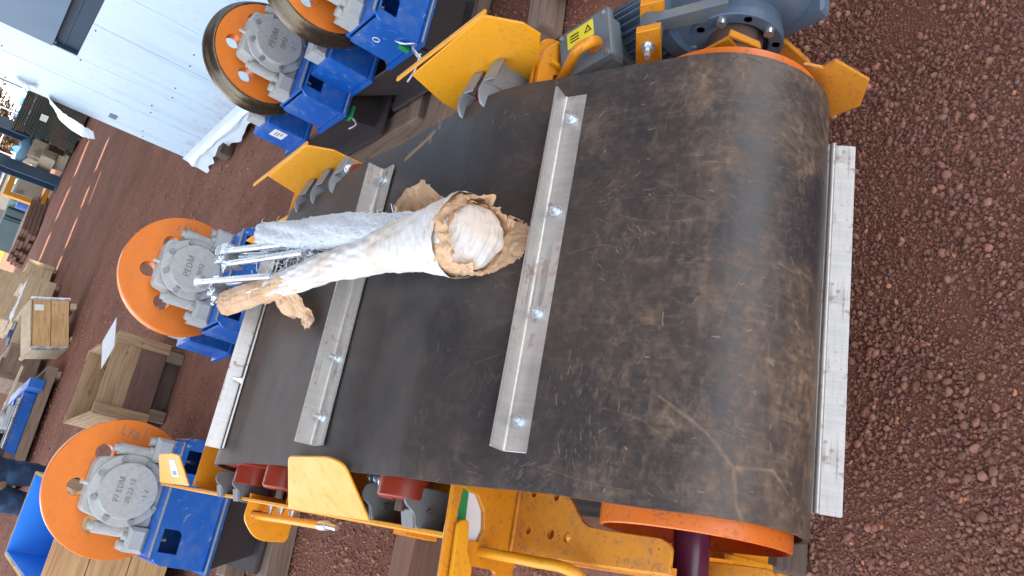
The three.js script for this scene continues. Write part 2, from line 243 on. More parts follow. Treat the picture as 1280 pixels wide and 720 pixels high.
// the rubber belt: one unrepeated skin, u across (0.96 m), v along (2.3 m), with dust, streaks, stains and scratches
const BELT_W = 0.96, BELT_L = 2.30;
M.belt = (() => {
  const W = 1024, H = 2048, dust = new Float32Array(W * H), dark = new Float32Array(W * H), r = rngOf(77);
  const stroke = (buf, pts, wid, a) => {                            // soft polyline, points in metres
    for (let k = 0; k + 1 < pts.length; k++) {
      const [x0, y0] = pts[k], [x1, y1] = pts[k + 1], L = Math.hypot(x1 - x0, y1 - y0), n = Math.max(2, Math.ceil(L / 0.0006));
      for (let i = 0; i <= n; i++) {
        const t = i / n, x = lerp(x0, x1, t) / BELT_W * W, y = lerp(y0, y1, t) / BELT_L * H, R = wid * (0.6 + 0.4 * Math.sin(Math.PI * t)) / BELT_W * W, Ry = R * (BELT_W / W) / (BELT_L / H);
        for (let jy = Math.floor(y - Ry - 1); jy <= y + Ry + 1; jy++) for (let ix = Math.floor(x - R - 1); ix <= x + R + 1; ix++) {
          if (ix < 0 || jy < 0 || ix >= W || jy >= H) continue;
          const d = Math.hypot((ix - x) / (R + 0.4), (jy - y) / (Ry + 0.4)); if (d < 1) { const q = jy * W + ix; buf[q] = Math.max(buf[q], a * (1 - d * d)); }
        }
      }
    }
  };
  const wig = (x, y, ang, len, bend, n = 6) => { const p = []; for (let i = 0; i <= n; i++) { p.push([x, y]); x += Math.cos(ang) * len / n; y += Math.sin(ang) * len / n; ang += bend / n * (0.5 + r()); } return p; };
  for (let i = 0; i < 300; i++) {                                    // scuffs come in flocks that lie the same way
    const cx = r() * 0.96, cy = Math.pow(r(), 1.25) * 1.12 + 0.04, ang = (r() < 0.6 ? 0.9 : -0.5) + (r() - 0.5) * 1.6, n = 8 + r() * 34, sp = 0.015 + 0.055 * r(), al = 0.08 + 0.34 * r() * r();
    for (let k = 0; k < n; k++) stroke(dust, wig(cx + (r() + r() - 1) * sp, cy + (r() + r() - 1) * sp, ang + (r() - 0.5) * 0.7, 0.004 + 0.020 * r() * r(), (r() - 0.5) * 0.8, 4), 0.0005 + 0.0006 * r(), al * (0.4 + 0.8 * r()));
  }
  for (let i = 0; i < 160; i++) { const y = Math.pow(r(), 1.5) * 1.05 + 0.05; stroke(dust, wig(r() * 0.96, y, r() * 6.3, 0.005 + 0.022 * r() * r(), (r() - 0.5) * 1.6), 0.0006 + 0.0007 * r(), 0.15 + 0.45 * r()); }
  for (let i = 0; i < 34; i++) stroke(dust, wig(r() * 0.96, 0.08 + r() * 0.9, r() * 6.3, 0.08 + 0.16 * r(), (r() - 0.5) * 2.4, 14), 0.0006 + 0.0006 * r(), 0.08 + 0.16 * r());
  for (let i = 0; i < 14; i++) stroke(dark, wig(r() * 0.9, 0.1 + r() * 1.8, 0.7 + r() * 0.8, 0.015 + 0.03 * r(), 0.2, 8), 0.002 + 0.002 * r(), 0.3 + 0.3 * r());
  for (let i = 0; i < 120; i++) stroke(dark, wig(0.55 + 0.4 * r(), 0.18 + 0.22 * r(), 0.3 + 0.8 * r(), 0.008 + 0.02 * r(), 0.4), 0.002 + 0.002 * r(), 0.5);
  stroke(dust, [[0.22, 0.60], [0.17, 0.52], [0.12, 0.47], [0.06, 0.46], [0.03, 0.44]], 0.0045, 0.28); stroke(dust, [[0.12, 0.47], [0.13, 0.40], [0.10, 0.36]], 0.004, 0.25);
  stroke(dust, [[0.90, 1.33], [0.885, 1.37], [0.875, 1.41], [0.86, 1.455]], 0.014, 0.75); stroke(dust, [[0.905, 1.345], [0.87, 1.34]], 0.010, 0.7); stroke(dust, [[0.90, 1.31], [0.93, 1.32]], 0.008, 0.6);
  stroke(dark, [[0.60, 0.86], [0.585, 0.82]], 0.004, 0.8);
  for (let i = 0; i < 40; i++) stroke(dust, wig(r() * 0.96, 1.0 + r() * 1.2, r() * 6.3, 0.004 + 0.01 * r(), 0.5), 0.0008, 0.25 * r() + 0.08);
  return surf(W, H, 1, 1, (u, v) => {
    const x = u * BELT_W, y = v * BELT_L, q = Math.min(H - 1, Math.floor(v * H)) * W + Math.min(W - 1, Math.floor(u * W));
    const a = fbm(u, v, 5, 12, 5, 501), b = fbm(u, v, 16, 40, 4, 503), f = fbm(u, v, 90, 220, 3, 505), g = fbm(u + 0.1 * a, v + 0.05 * b, 9, 50, 4, 507);
    const sA = fbm(u + 0.25 * v + 0.03 * a, v, 30, 190, 3, 511), sB = fbm(u, v + 0.12 * u, 130, 50, 3, 513), sC = fbm(u - 0.3 * v, v, 90, 200, 3, 517);
    let c = mix3([0.031, 0.030, 0.032], [0.047, 0.040, 0.037], sst(0.35, 0.7, a));                       // rubber, faintly browned
    const near = sst(1.10, 0.55, y);                                                                   // rolled over dusty ground: the drum end is the dirtiest
    const front = Math.exp(-Math.pow((y - 0.20) / 0.15, 2));
    const streak = sst(0.50, 0.72, sA) * 0.5 + sst(0.52, 0.74, sB) * 0.45 + sst(0.52, 0.74, sC) * 0.4;
    const patch = 0.25 + 0.5 * sst(0.30, 0.75, a * 0.4 + b * 0.6), bluish = Math.exp(-Math.pow((y - 0.33) / 0.10, 2)) * sst(0.55, 0.35, a);
    let k = near * (0.16 + 0.26 * patch) * (0.35 + 0.9 * streak) + front * (0.16 + 0.35 * streak * sst(0.35, 0.65, g)) + 0.07 * sst(0.4, 0.8, b) + near * 0.16 * sst(0.52, 0.72, g);
    k += (0.30 * Math.exp(-Math.pow((x - 0.80) / 0.07, 2) - Math.pow((y - 0.78) / 0.09, 2)) + 0.28 * Math.exp(-Math.pow((x - 0.80) / 0.10, 2) - Math.pow((y - 0.60) / 0.06, 2))) * sst(0.40, 0.60, a * 0.5 + g * 0.5);
    k += 0.28 * Math.exp(-Math.pow((x - 0.25) / 0.18, 2) - Math.pow((y - 0.36) / 0.14, 2)) * (0.3 + 0.7 * streak);
    k += 0.18 * sst(0.12, 0.0, x) * sst(1.4, 0.8, y) * b + 0.22 * sst(1.25, 2.0, y) * sst(0.25, 0.7, a * 0.6 + sC * 0.4);
    k *= (0.45 + 1.1 * f) * (1 - 0.75 * bluish); c = mix3(c, [0.022, 0.025, 0.034], bluish);
    k = clamp(k + dust[q] * 1.05);
    c = mix3(c, mix3(mix3([0.165, 0.112, 0.075], [0.25, 0.155, 0.09], b), [0.36, 0.26, 0.17], clamp(dust[q] * 1.2)), k * 0.9);
    c = mix3(c, [0.010, 0.010, 0.011], dark[q] * 0.8);
    c = c.map((z) => z * (0.88 + 0.24 * f));
    return [...c, clamp(0.40 + 0.16 * (b - 0.5) + 0.38 * k + 0.08 * (f - 0.5) + 0.1 * dark[q], 0.25, 0.95), 0.5 + 0.22 * (f - 0.5) + 0.35 * (a - 0.5) + 0.2 * dust[q] - 0.3 * dark[q]];
  }, { bump: 0.0012, wrap: false });
})();

// red laterite: bare compacted soil (sheet), the loose stones are geometry
M.soil = surf(1024, 1024, 2.6, 2.6, (u, v) => {
  const a = fbm(u, v, 3, 3, 5, 601), b = fbm(u, v, 20, 20, 4, 603), f = fbm(u, v, 150, 150, 2, 605), st = sst(0.60, 0.75, vn(u * 420, v * 420, 420, 420, 607) * 0.8 + 0.2 * b);
  let c = mix3([0.175, 0.074, 0.049], [0.25, 0.115, 0.076], sst(0.3, 0.72, a * 0.6 + b * 0.4)); c = c.map((x) => x * (0.8 + 0.4 * f)); c = mix3(c, [0.27, 0.15, 0.11], 0.4 * st);
  return [...c, 0.95, 0.3 * b + 0.35 * f + 0.3 * st];
}, { rmap: false, bump: 0.0022, phys: { specularIntensity: 0.15 } });
M.pebble = surf(128, 128, 0.05, 0.05, (u, v) => { const f = fbm(u, v, 6, 6, 4, 611); const k = 0.7 + 0.6 * f; return [0.355 * k, 0.172 * k, 0.122 * k, 0.9, f]; }, { rmap: false, bump: 0.001, phys: { specularIntensity: 0.3 } });
M.paleGround = surf(256, 256, 6, 6, (u, v) => { const a = fbm(u, v, 4, 4, 5, 621), f = fbm(u, v, 60, 60, 2, 623); return [...mix3([0.62, 0.55, 0.46], [0.42, 0.32, 0.24], sst(0.45, 0.75, a)).map((x) => x * (0.9 + 0.2 * f)), 0.95, f]; }, { rmap: false, bump: 0.004 });

const font = await new FontLoader().loadAsync('fonts/droid/droid_sans_regular.typeface.json');
function text(s, size, depth) { const g = new TextGeometry(s, { font, size, depth, curveSegments: 3 }); g.computeBoundingBox(); const b = g.boundingBox; return g.translate(-(b.max.x + b.min.x) / 2, -(b.max.y + b.min.y) / 2, 0); }
const R = rngOf(20240);
function plank(len, w, h, axis = 'z', bev = 0.003) {                // a board whose grain runs along it
  const g = boxUV(box(w, h, len, 0, 0, 0, bev)), uv = g.attributes.uv, du = R() * 3, dv = R() * 3;
  for (let i = 0; i < uv.count; i++) uv.setXY(i, uv.getX(i) + du, uv.getY(i) + dv);
  g.userData.keepUV = true;
  if (axis === 'x') g.rotateY(Math.PI / 2); if (axis === 'y') g.rotateX(Math.PI / 2);
  return g;
}

// ---------------------------------------------------------------- the ground
const groundY = (x, z) => 0.03 * (vn(x * 0.7, z * 0.7, 4096, 4096, 5) - 0.5) - 0.012;
{
  const N = 120, g = new THREE.PlaneGeometry(90, 90, 300, 300).rotateX(-Math.PI / 2).translate(6, 0, -30);
  const p = g.attributes.position;
  for (let i = 0; i < p.count; i++) { const x = p.getX(i), z = p.getZ(i); p.setY(i, groundY(x, z)); }
  g.computeVertexNormals();
  struct('ground', M.soil, boxUV(g));
  const far = new THREE.RingGeometry(20, 800, 96, 4).rotateX(-Math.PI / 2).translate(6, -0.16, -30);
  struct('far_ground', M.paleGround, far);
}

{ // loose laterite gravel, three stone shapes
  const r = rngOf(404), areas = [[0.0, 1.95, -1.35, -0.42, 92000], [-0.35, 0.35, -4.6, -1.8, 26000], [1.15, 2.7, -4.8, -1.35, 34000], [-0.5, 1.3, -6.4, -4.4, 9000], [2.2, 3.4, -6.5, -2.0, 9000], [-1.2, 4.2, -13.5, -4.6, 26000], [-1.5, 0.0, -4.6, -0.42, 60000], [-1.5, 3.0, -0.42, 1.2, 90000], [1.95, 3.0, -1.35, -0.42, 16000]];
  const shapes = [1, 2, 3].map((k) => wobble(new THREE.IcosahedronGeometry(1, 1), 0.42, 0.9, 100 + k * 7));
  const mats = [[], [], []], cols = [[], [], []], q = new THREE.Quaternion(), e = new THREE.Euler();
  const spot = (x, z, cx, cz, wx, wz) => Math.exp(-Math.pow((x - cx) / wx, 2) - Math.pow((z - cz) / wz, 2));
  for (const [x0, x1, z0, z1, n] of areas) for (let i = 0; i < n; i++) {
    const x = lerp(x0, x1, r()), z = lerp(z0, z1, r());
    const d = 0.55 * vn(x * 4 + 9, z * 6 + 5, 4096, 4096, 71) + 0.45 * vn(x * 13, z * 13, 4096, 4096, 72);
    const bare = Math.max(spot(x, z, 0.66, -0.745, 0.10, 0.055), 0.75 * spot(x, z, 0.47, -0.84, 0.05, 0.07), 0.85 * spot(x, z, 1.50, -0.86, 0.14, 0.09), 0.5 * spot(x, z, 0.85, -0.62, 0.12, 0.06));
    const big = (0.25 + 0.75 * sst(0.32, 0.66, d)) * (1 - bare), t = r();
    let s = t < 0.36 * big ? 0.0028 + 0.0032 * Math.pow(r(), 2.0) : 0.0010 + 0.0019 * r();
    if (t < 0.012 * big) s = 0.006 + 0.004 * r();
    if (r() < bare * 0.85 && (s > 0.0028 || r() < 0.6)) continue;
    if (z < -2.9 && s < 0.0020) continue; if (z < -6.5) s *= 1.7;
    const k = Math.floor(r() * 3); e.set(r() * 6, r() * 6, r() * 6); q.setFromEuler(e);
    mats[k].push(new THREE.Matrix4().compose(V(x, groundY(x, z) + s * 0.35, z), q, V(s * (0.8 + 0.5 * r()), s * (0.65 + 0.4 * r()), s * (0.8 + 0.5 * r()))));
    const b = 0.62 + 0.75 * r() * r() + 0.2 * r(), w = r(); cols[k].push(w < 0.012 ? [1.9, 1.7, 1.2] : w < 0.05 ? [b * 1.1, b * 1.25, b * 1.3] : [b, b * (0.9 + 0.2 * r()), b * (0.88 + 0.25 * r())]);
  }
  shapes.forEach((g, k) => { g = boxUV(g); const im = new THREE.InstancedMesh(g, M.pebble, mats[k].length), c = new THREE.Color(); mats[k].forEach((m, i) => { im.setMatrixAt(i, m); im.setColorAt(i, c.setRGB(...cols[k][i])); }); im.name = numbered('gravel'); im.castShadow = im.receiveShadow = true; tag(im, ['rounded red brown laterite gravel loose on the ground', 'angular red brown laterite gravel loose on the ground', 'flat red brown laterite gravel loose on the ground'][k], 'gravel'); im.userData.kind = 'stuff'; scene.add(im); });
}
// ---------------------------------------------------------------- the belt conveyor in the foreground
const conveyor = thing('belt_conveyor', 'short yellow belt conveyor with wide black rubber belt across the foreground', 'conveyor');
const DRUM = { y: 0.49, z: -0.99, r: 0.207 }, TAIL = { y: 0.646, z: -2.50, r: 0.207 };
{
  let P = [];
  for (let a = -96; a <= 67; a += 3) P.push([DRUM.z + DRUM.r * Math.cos(rad(a)), DRUM.y + DRUM.r * Math.sin(rad(a))]);
  let Q = [[-0.93, 0.691], [-1.05, 0.738], [-1.17, 0.785], [-1.27, 0.826], [-1.34, 0.845], [-1.42, 0.853]];
  for (let z = -1.5; z >= -2.46; z -= 0.06) Q.push([z, 0.853]);
  P = P.concat(Q);
  for (let a = 92; a <= 262; a += 5) P.push([TAIL.z + TAIL.r * Math.cos(rad(a)), TAIL.y + TAIL.r * Math.sin(rad(a))]);
  P.push([-1.9, 0.385], [-1.4, 0.330]);
  const curve = new THREE.CatmullRomCurve3(P.map(([z, y]) => V(0, y, z)), true, 'catmullrom', 0.25);
  const NS = 420, NX = 44, TH = 0.011, L = curve.getLength(), pos = [], uv = [], idx = [];
  const cs = curve.getSpacedPoints(NS);
  const edge = (s) => 0.006 * (vn(s * 5, 3.3, 4096, 64, 9) - 0.5) * 2;
  const vert = (i, j, side) => {                                     // side 0 = outside, 1 = inside
    const c = cs[i % NS], a = cs[(i + NS - 1) % NS], b = cs[(i + 1) % NS], t = b.clone().sub(a).normalize(), n = V(0, t.z, -t.y).multiplyScalar(-1); // outward
    const s = i / NS * L, k = j / NX, xl = 0.143 + 0.020 * sst(0.9, 2.2, s) + edge(s), xr = 1.008 + 0.016 * sst(0.8, 1.4, s) + edge(s + 7) + 0.02 * Math.exp(-Math.pow((s - 1.72) / 0.16, 2));
    const x = lerp(xl, xr, k);
    let off = -TH * side + 0.003 * (vn(x * 4, s * 3.5, 64, 64, 15) - 0.5) - 0.006 * Math.pow(Math.abs(k - 0.5) * 2, 6) * sst(0.6, 0.9, s) * sst(2.2, 1.9, s);
    pos.push(x, c.y + n.y * off, c.z + n.z * off); uv.push((x - 0.10) / BELT_W, clamp(s / BELT_L, 0, 0.999));
    return pos.length / 3 - 1;
  };
  const G = [0, 1].map((side) => { const rows = []; for (let i = 0; i <= NS; i++) { const r = []; for (let j = 0; j <= NX; j++) r.push(vert(i, j, side)); rows.push(r); } return rows; });
  for (let i = 0; i < NS; i++) for (let j = 0; j < NX; j++) { const [o, q] = G; idx.push(o[i][j], o[i][j + 1], o[i + 1][j], o[i][j + 1], o[i + 1][j + 1], o[i + 1][j]); idx.push(q[i][j], q[i + 1][j], q[i][j + 1], q[i][j + 1], q[i + 1][j], q[i + 1][j + 1]); }
  const main = new THREE.BufferGeometry(); main.setAttribute('position', new THREE.Float32BufferAttribute(pos, 3)); main.setAttribute('uv', new THREE.Float32BufferAttribute(uv, 2)); main.setIndex(idx); main.computeVertexNormals();
  const rp = [], ru = [];                                            // the two cut edges
  for (const j of [0, NX]) for (let i = 0; i < NS; i++) { const q = [G[0][i][j], G[1][i][j], G[0][i + 1][j], G[0][i + 1][j], G[1][i][j], G[1][i + 1][j]]; for (const k of (j ? q : [q[0], q[2], q[1], q[3], q[5], q[4]])) { rp.push(pos[k * 3], pos[k * 3 + 1], pos[k * 3 + 2]); ru.push(uv[k * 2], uv[k * 2 + 1]); } }
  const rim = new THREE.BufferGeometry(); rim.setAttribute('position', new THREE.Float32BufferAttribute(rp, 3)); rim.setAttribute('uv', new THREE.Float32BufferAttribute(ru, 2)); rim.computeVertexNormals();
  const a = main.toNonIndexed(); a.userData.keepUV = rim.userData.keepUV = true;
  const m = part('belt', conveyor, M.belt, a, rim); m.userData.label = 'dusty scratched black rubber belt with raised steel cross bars';
}
// cleats: steel angles bolted across the belt. base = outer edge of the foot, t = along the foot, n = out of the belt
function cleat(base, ty, tz, w, h, mat, label, bolts, xs = [0.206, 0.956], bend = 0) {
  const t = V(0, ty, tz).normalize(), n = V(0, -tz, ty).normalize(), th = 0.005, o = V(0, base[0], base[1]).addScaledVector(n, 0.001);
  const at2 = (a, b) => { const q = o.clone().addScaledVector(t, a).addScaledVector(n, b); return [q.z, q.y]; };
  const rr = 0.007, prof = [at2(0, 0), at2(w, 0), at2(w, h), at2(w - th, h)];
  for (let k = 0; k <= 5; k++) { const a = k / 5 * Math.PI / 2; prof.push(at2(w - th - rr + rr * Math.cos(a), th + rr - rr * Math.sin(a))); }
  prof.push(at2(0, th));
  const len = xs[1] - xs[0], g = ext(shapeOf(prof.reverse()), len, [], 0.0008).rotateY(-Math.PI / 2).translate((xs[0] + xs[1]) / 2, 0, 0);
  const c = part('cleat', conveyor, mat, g); if (label) c.userData.label = label;
  for (const bx of bolts) { const p = o.clone().addScaledVector(t, w * 0.46).addScaledVector(n, th); part('bolt', c, M.zinc, bolt([bx, p.y, p.z], [0.05, n.y, n.z], 0.0095, 0.016)); }
  return c;
}
cleat([0.764, -1.130], 0.385, -0.923, 0.052, 0.046, M.cleat, 'grey steel angle bar, second from the near end, with four bolts', [0.262, 0.470, 0.685, 0.897]);
cleat([0.855, -1.780], 0, -1, 0.055, 0.050, M.cleat, 'rust streaked steel angle bar passing under the white bundle', [0.272, 0.420, 0.760, 0.912]);
cleat([0.856, -2.472], -0.30, -0.954, 0.055, 0.055, M.cleat, 'steel angle bar at the far end of the belt', [0.42, 0.90]);
{ const th = -43, c = Math.cos(rad(th)), s = Math.sin(rad(th)), r0 = 0.209;      // hanging below the drum, its web standing off the belt
  const b = [DRUM.y + r0 * s - c * -0.0 , DRUM.z + r0 * c];
  const n = [s, c], t = [-c, s];                                     // out of the belt / along the belt, down and back (y, z)
  const P = (a, k) => [b[1] + t[1] * a + n[1] * k, b[0] + t[0] * a + n[0] * k];
  const prof = [P(0, 0.0), P(0, 0.054), P(0.006, 0.054), P(0.006, 0.012), P(0.012, 0.006), P(0.05, 0.006), P(0.05, 0)];
  const g = ext(shapeOf(prof.reverse()), 0.75, [], 0.001).rotateY(-Math.PI / 2).translate(0.571, 0, 0);
  const m = part('cleat', conveyor, M.cleatWhite, g); m.userData.label = 'pale scuffed steel angle bar below the near drum';
  const w0 = P(-0.003, 0.010), w1 = P(-0.0035, 0.020); part('rolled_edge', m, M.cleat, rod([0.196, w0[1], w0[0]], [0.946, w0[1], w0[0]], 0.0055, 14));
}
{ // head drum, an open shell inside the slack belt loop
  const DY = 0.494, DZ = -0.968;
  const prof = [[0.162, 0], [0.166, 0.003], [0.183, 0.921], [0.179, 0.924], [0.172, 0.921], [0.155, 0.003], [0.162, 0]].map(([r, h]) => new THREE.Vector2(r, h));
  const skew = new THREE.Matrix4().set(1, 0, 0, 0, -0.004, 1, 0, 0, -0.020, 0, 1, 0, 0, 0, 0, 1);
  const shell = new THREE.LatheGeometry(prof, 96).rotateZ(-Math.PI / 2).applyMatrix4(skew).translate(0.1145, DY, DZ);
  const disc = [0.24, 0.94].map((x) => new THREE.CylinderGeometry(0.157, 0.157, 0.012, 64).rotateZ(Math.PI / 2).translate(x, DY - 0.002, DZ - 0.008));
  const d = part('head_drum', conveyor, M.drumOrange, shell, disc);
  part('shaft', d, M.purple, rod([-0.10, DY - 0.01, DZ - 0.01], [1.26, DRUM.y, DRUM.z], 0.031, 28), rod([0.04, DY - 0.01, DZ - 0.01], [0.26, DY - 0.006, DZ - 0.012], 0.033, 28));
  const tail = part('tail_drum', conveyor, M.red, rod([0.17, TAIL.y, TAIL.z], [1.0, TAIL.y, TAIL.z], 0.191, 64), rod([0.118, TAIL.y + 0.09, TAIL.z + 0.02], [0.3, TAIL.y + 0.09, TAIL.z + 0.02], 0.06, 36));
  part('shaft', tail, M.purple, rod([0.0, TAIL.y, TAIL.z], [1.15, TAIL.y, TAIL.z], 0.028, 20));
  for (const z of [-1.50, -2.14]) { // carrying rollers under the belt
    const r = part('roller', conveyor, M.red, new THREE.LatheGeometry([[0.02, 0], [0.046, 0.0], [0.052, 0.006], [0.052, 0.974], [0.046, 0.98], [0.02, 0.98]].map(([a, b]) => new THREE.Vector2(a, b)), 40).rotateZ(-Math.PI / 2).translate(0.106, 0.782, z));
    part('axle', r, M.hub, rod([0.085, 0.782, z], [1.13, 0.782, z], 0.010));
  }
}
{ // frame
  const rail = (s) => (s < 0 ? plate3([[0.098, 0.752, -3.42], [0.052, 0.752, -1.36], [0.052, 0.60, -1.36], [0.098, 0.60, -3.42]], 0.010) : plateX(1.13, [[-3.3, 0.60], [-1.3, 0.60], [-1.3, 0.752], [-3.3, 0.752]], 0.010));
  const rl = part('side_rail', conveyor, M.yellow, rail(-1), plate3([[0.098, 0.60, -3.42], [0.052, 0.60, -1.36], [0.11, 0.596, -1.36], [0.15, 0.596, -3.42]], 0.008));
  const bl = [[0.047, 0.69, -1.40], [0.047, 0.69, -1.43], [0.071, 0.70, -2.38], [0.067, 0.70, -2.30], [0.063, 0.70, -2.22]];
  for (const b of bl) part('bolt', rl, M.zinc, bolt(b, [-1, 0, 0], 0.010, 0.014));
  part('side_rail', conveyor, M.yellow, rail(1));
  // leaning guard tabs on the near side
  const g1 = part('guard', conveyor, M.yellow, plate3([[0.066, 0.752, -2.128], [0.060, 0.752, -1.668], [0.163, 0.866, -1.625, 0.035], [0.176, 0.878, -1.690, 0.02], [0.177, 0.878, -1.905, 0.02], [0.171, 0.872, -1.925, 0.01]], 0.006, 0));
  const TAB = [[0.104, 0.752, -3.435], [0.100, 0.752, -3.05], [0.184, 0.862, -2.89, 0.02], [0.191, 0.866, -2.965, 0.02], [0.189, 0.864, -3.14, 0.02]], tabM = planeOf(TAB), tabUp = Math.sign(V(0, 0, 1).transformDirection(tabM).y);
  const g2 = part('guard', conveyor, M.yellow, plate3(TAB, 0.006, 0));
  const inv = tabM.clone().invert(), bil = (u, v) => V(lerp(lerp(0.104, 0.100, u), lerp(0.189, 0.184, u), v), lerp(0.752, lerp(0.864, 0.862, u), v), lerp(lerp(-3.435, -3.05, u), lerp(-3.14, -2.89, u), v)).applyMatrix4(inv);
  const onTab = (u0, u1, v0, v1, lift) => ext(shapeOf([bil(u0, v0), bil(u1, v0), bil(u1, v1), bil(u0, v1)].map((p) => [p.x, p.y])), 0.001).translate(0, 0, tabUp * lift).applyMatrix4(tabM);
  const lab = part('sticker', g2, M.sticker, onTab(0.52, 0.76, 0.30, 0.86, 0.0042)); lab.userData.label = 'small white label';
  part('print_mark', g2, M.cyanBlue, onTab(0.56, 0.72, 0.35, 0.50, 0.0054));
  // inner partition beside the near guard and a web under the far guard
  part('partition', conveyor, M.amber, plate3([[0.07, 0.75, -2.16], [0.30, 0.75, -2.16], [0.30, 0.56, -2.10], [0.07, 0.56, -2.10]], 0.008), plate3([[0.10, 0.75, -3.02], [0.30, 0.75, -3.02], [0.30, 0.56, -3.02], [0.10, 0.56, -3.02]], 0.008), plateY(0.585, [[0.10, -3.3], [1.1, -3.3], [1.1, -1.4], [0.10, -1.4]], 0.006));
  // end plate across the frame, with rounded lug ends
  const slot = (x0, x1, y0, y1, n = 8) => { const p = new THREE.Path(), r = (x1 - x0) / 2, c = (x0 + x1) / 2; const q = []; for (let i = 0; i <= n; i++) { const a = Math.PI * i / n; q.push([c + r * Math.cos(a), y1 - r + r * Math.sin(a)]); } for (let i = 0; i <= n; i++) { const a = Math.PI + Math.PI * i / n; q.push([c + r * Math.cos(a), y0 + r + r * Math.sin(a)]); } q.reverse().forEach(([x, y], i) => (i ? p.lineTo(x, y) : p.moveTo(x, y))); p.closePath(); return p; };
  const hp = new THREE.Path(); [[0.145, 0.742], [0.090, 0.745], [0.060, 0.735], [0.050, 0.715], [0.052, 0.682], [0.075, 0.675], [0.110, 0.683], [0.138, 0.705]].forEach(([x, y], i) => (i ? hp.lineTo(x, y) : hp.moveTo(x, y))); hp.closePath();
  const ep = part('end_plate', conveyor, M.amber, plateZ(-1.345, [[-0.070, 0.755, 0.05], [0.205, 0.770], [1.02, 0.770], [1.215, 0.772, 0.06], [1.235, 0.66, 0.05], [1.17, 0.60], [1.10, 0.46], [0.06, 0.46], [0.03, 0.585], [-0.075, 0.585, 0.05]], 0.012, [slot(1.085, 1.112, 0.60, 0.735), hp, slot(-0.02, 0.006, 0.625, 0.70)]));
  part('lug_plate', ep, M.yellow, plateZ(-1.325, [[-0.065, 0.742, 0.02], [0.082, 0.752, 0.012], [0.088, 0.728, 0.012], [0.03, 0.718], [0.0, 0.700, 0.01], [-0.065, 0.700]], 0.010));
  part('lug_plate', ep, M.amber, plateZ(-1.318, [[1.05, 0.60], [1.05, 0.775, 0.02], [1.165, 0.772, 0.06], [1.225, 0.70, 0.04], [1.19, 0.60]], 0.014, [slot(1.085, 1.112, 0.605, 0.735)]));
  part('lift_handle', conveyor, M.yellow, tube([[0.035, 0.675, -1.38], [0.034, 0.672, -1.30], [0.032, 0.655, -1.20], [0.030, 0.640, -1.125], [0.02, 0.62, -1.105], [0.0, 0.61, -1.12], [-0.01, 0.60, -1.2]], 0.0105, 40, 12));
  part('lift_handle', conveyor, M.amber, tube([[1.10, 0.70, -1.40], [1.098, 0.712, -1.31], [1.092, 0.755, -1.22], [1.086, 0.778, -1.17], [1.095, 0.770, -1.145], [1.12, 0.74, -1.16], [1.14, 0.70, -1.22]], 0.0125, 40, 12));
  // far lug with its bent rod
  part('lug_plate', conveyor, M.yellow, plateZ(-2.44, [[0.095, 0.75], [0.062, 0.75], [0.02, 0.752, 0.03], [-0.035, 0.70, 0.05], [-0.025, 0.60, 0.02], [0.095, 0.60]], 0.010, [slot(0.028, 0.050, 0.66, 0.735)]));
  part('lift_handle', conveyor, M.yellow, tube([[0.035, 0.715, -2.47], [0.035, 0.715, -2.42], [0.036, 0.706, -2.25], [0.036, 0.700, -2.02]], 0.0105, 30, 12));
  part('hook_end', conveyor, M.zinc, rod([0.036, 0.700, -2.02], [0.038, 0.699, -1.985], 0.013), rod([0.038, 0.699, -1.985], [0.036, 0.688, -1.95], 0.008));
  part('lug_plate', conveyor, M.amber, plateZ(-2.70, [[0.98, 0.60], [1.25, 0.60, 0.03], [1.27, 0.72, 0.04], [1.20, 0.80, 0.03], [0.98, 0.80]], 0.010));
  // perforated dusty side plate, folded down along its outer edge
  const hole = (x, z, r) => circlePath(x, z, r, 18);
  const pts = [[0.196, -1.337], [0.042, -1.337], [0.046, -0.918], [0.093, -0.918, 0.014], [0.102, -0.945], [0.106, -1.07], [0.110, -1.13, 0.02], [0.172, -1.195]];
  const holes = [hole(0.162, -1.291, 0.0085), hole(0.158, -1.221, 0.0085), hole(0.090, -1.291, 0.0085), hole(0.088, -1.222, 0.0115), hole(0.086, -1.174, 0.0115), hole(0.087, -1.198, 0.003), hole(0.084, -0.946, 0.003)];
  part('perforated_plate', conveyor, M.amberDusty, plateY(0.600, pts, 0.007, holes), new THREE.CylinderGeometry(0.016, 0.016, 0.42, 12, 1, false, Math.PI, Math.PI / 2).rotateX(Math.PI / 2).translate(0.058, 0.5875, -1.127), box(0.006, 0.09, 0.42, 0.0435, 0.545, -1.127));
  part('weld_bead', conveyor, M.amberDusty, tube([[0.045, 0.606, -1.333], [0.08, 0.6065, -1.331], [0.12, 0.606, -1.333], [0.19, 0.6065, -1.331]], 0.0045, 30, 8));
  part('bearing_plate', conveyor, M.amberDusty, plateY(0.46, [[-0.10, -0.97], [-0.10, -0.84], [0.085, -0.82, 0.02], [0.085, -0.97]], 0.008, [hole(0.055, -0.845, 0.005)]), plateX(0.075, [[-1.15, 0.30], [-0.82, 0.30], [-0.82, 0.456], [-1.15, 0.456]], 0.012));
  part('cross_member', conveyor, M.amber, box(1.0, 0.12, 0.08, 0.56, 0.20, -1.10), box(1.0, 0.12, 0.08, 0.56, 0.24, -2.3), plateX(0.11, [[-2.6, 0.14], [-1.05, 0.14], [-1.05, 0.30], [-2.6, 0.50]], 0.012), plateX(1.06, [[-2.6, 0.14], [-1.05, 0.14], [-1.05, 0.30], [-2.6, 0.50]], 0.012));
  // right-hand guards, upright plates with a narrow lip
  const rg = (pts, lip, lab) => { const g = part('guard', conveyor, M.yellow, plateX(1.125, pts, 0.006), plateX(1.132, lip, 0.014)); g.userData.label = lab; };
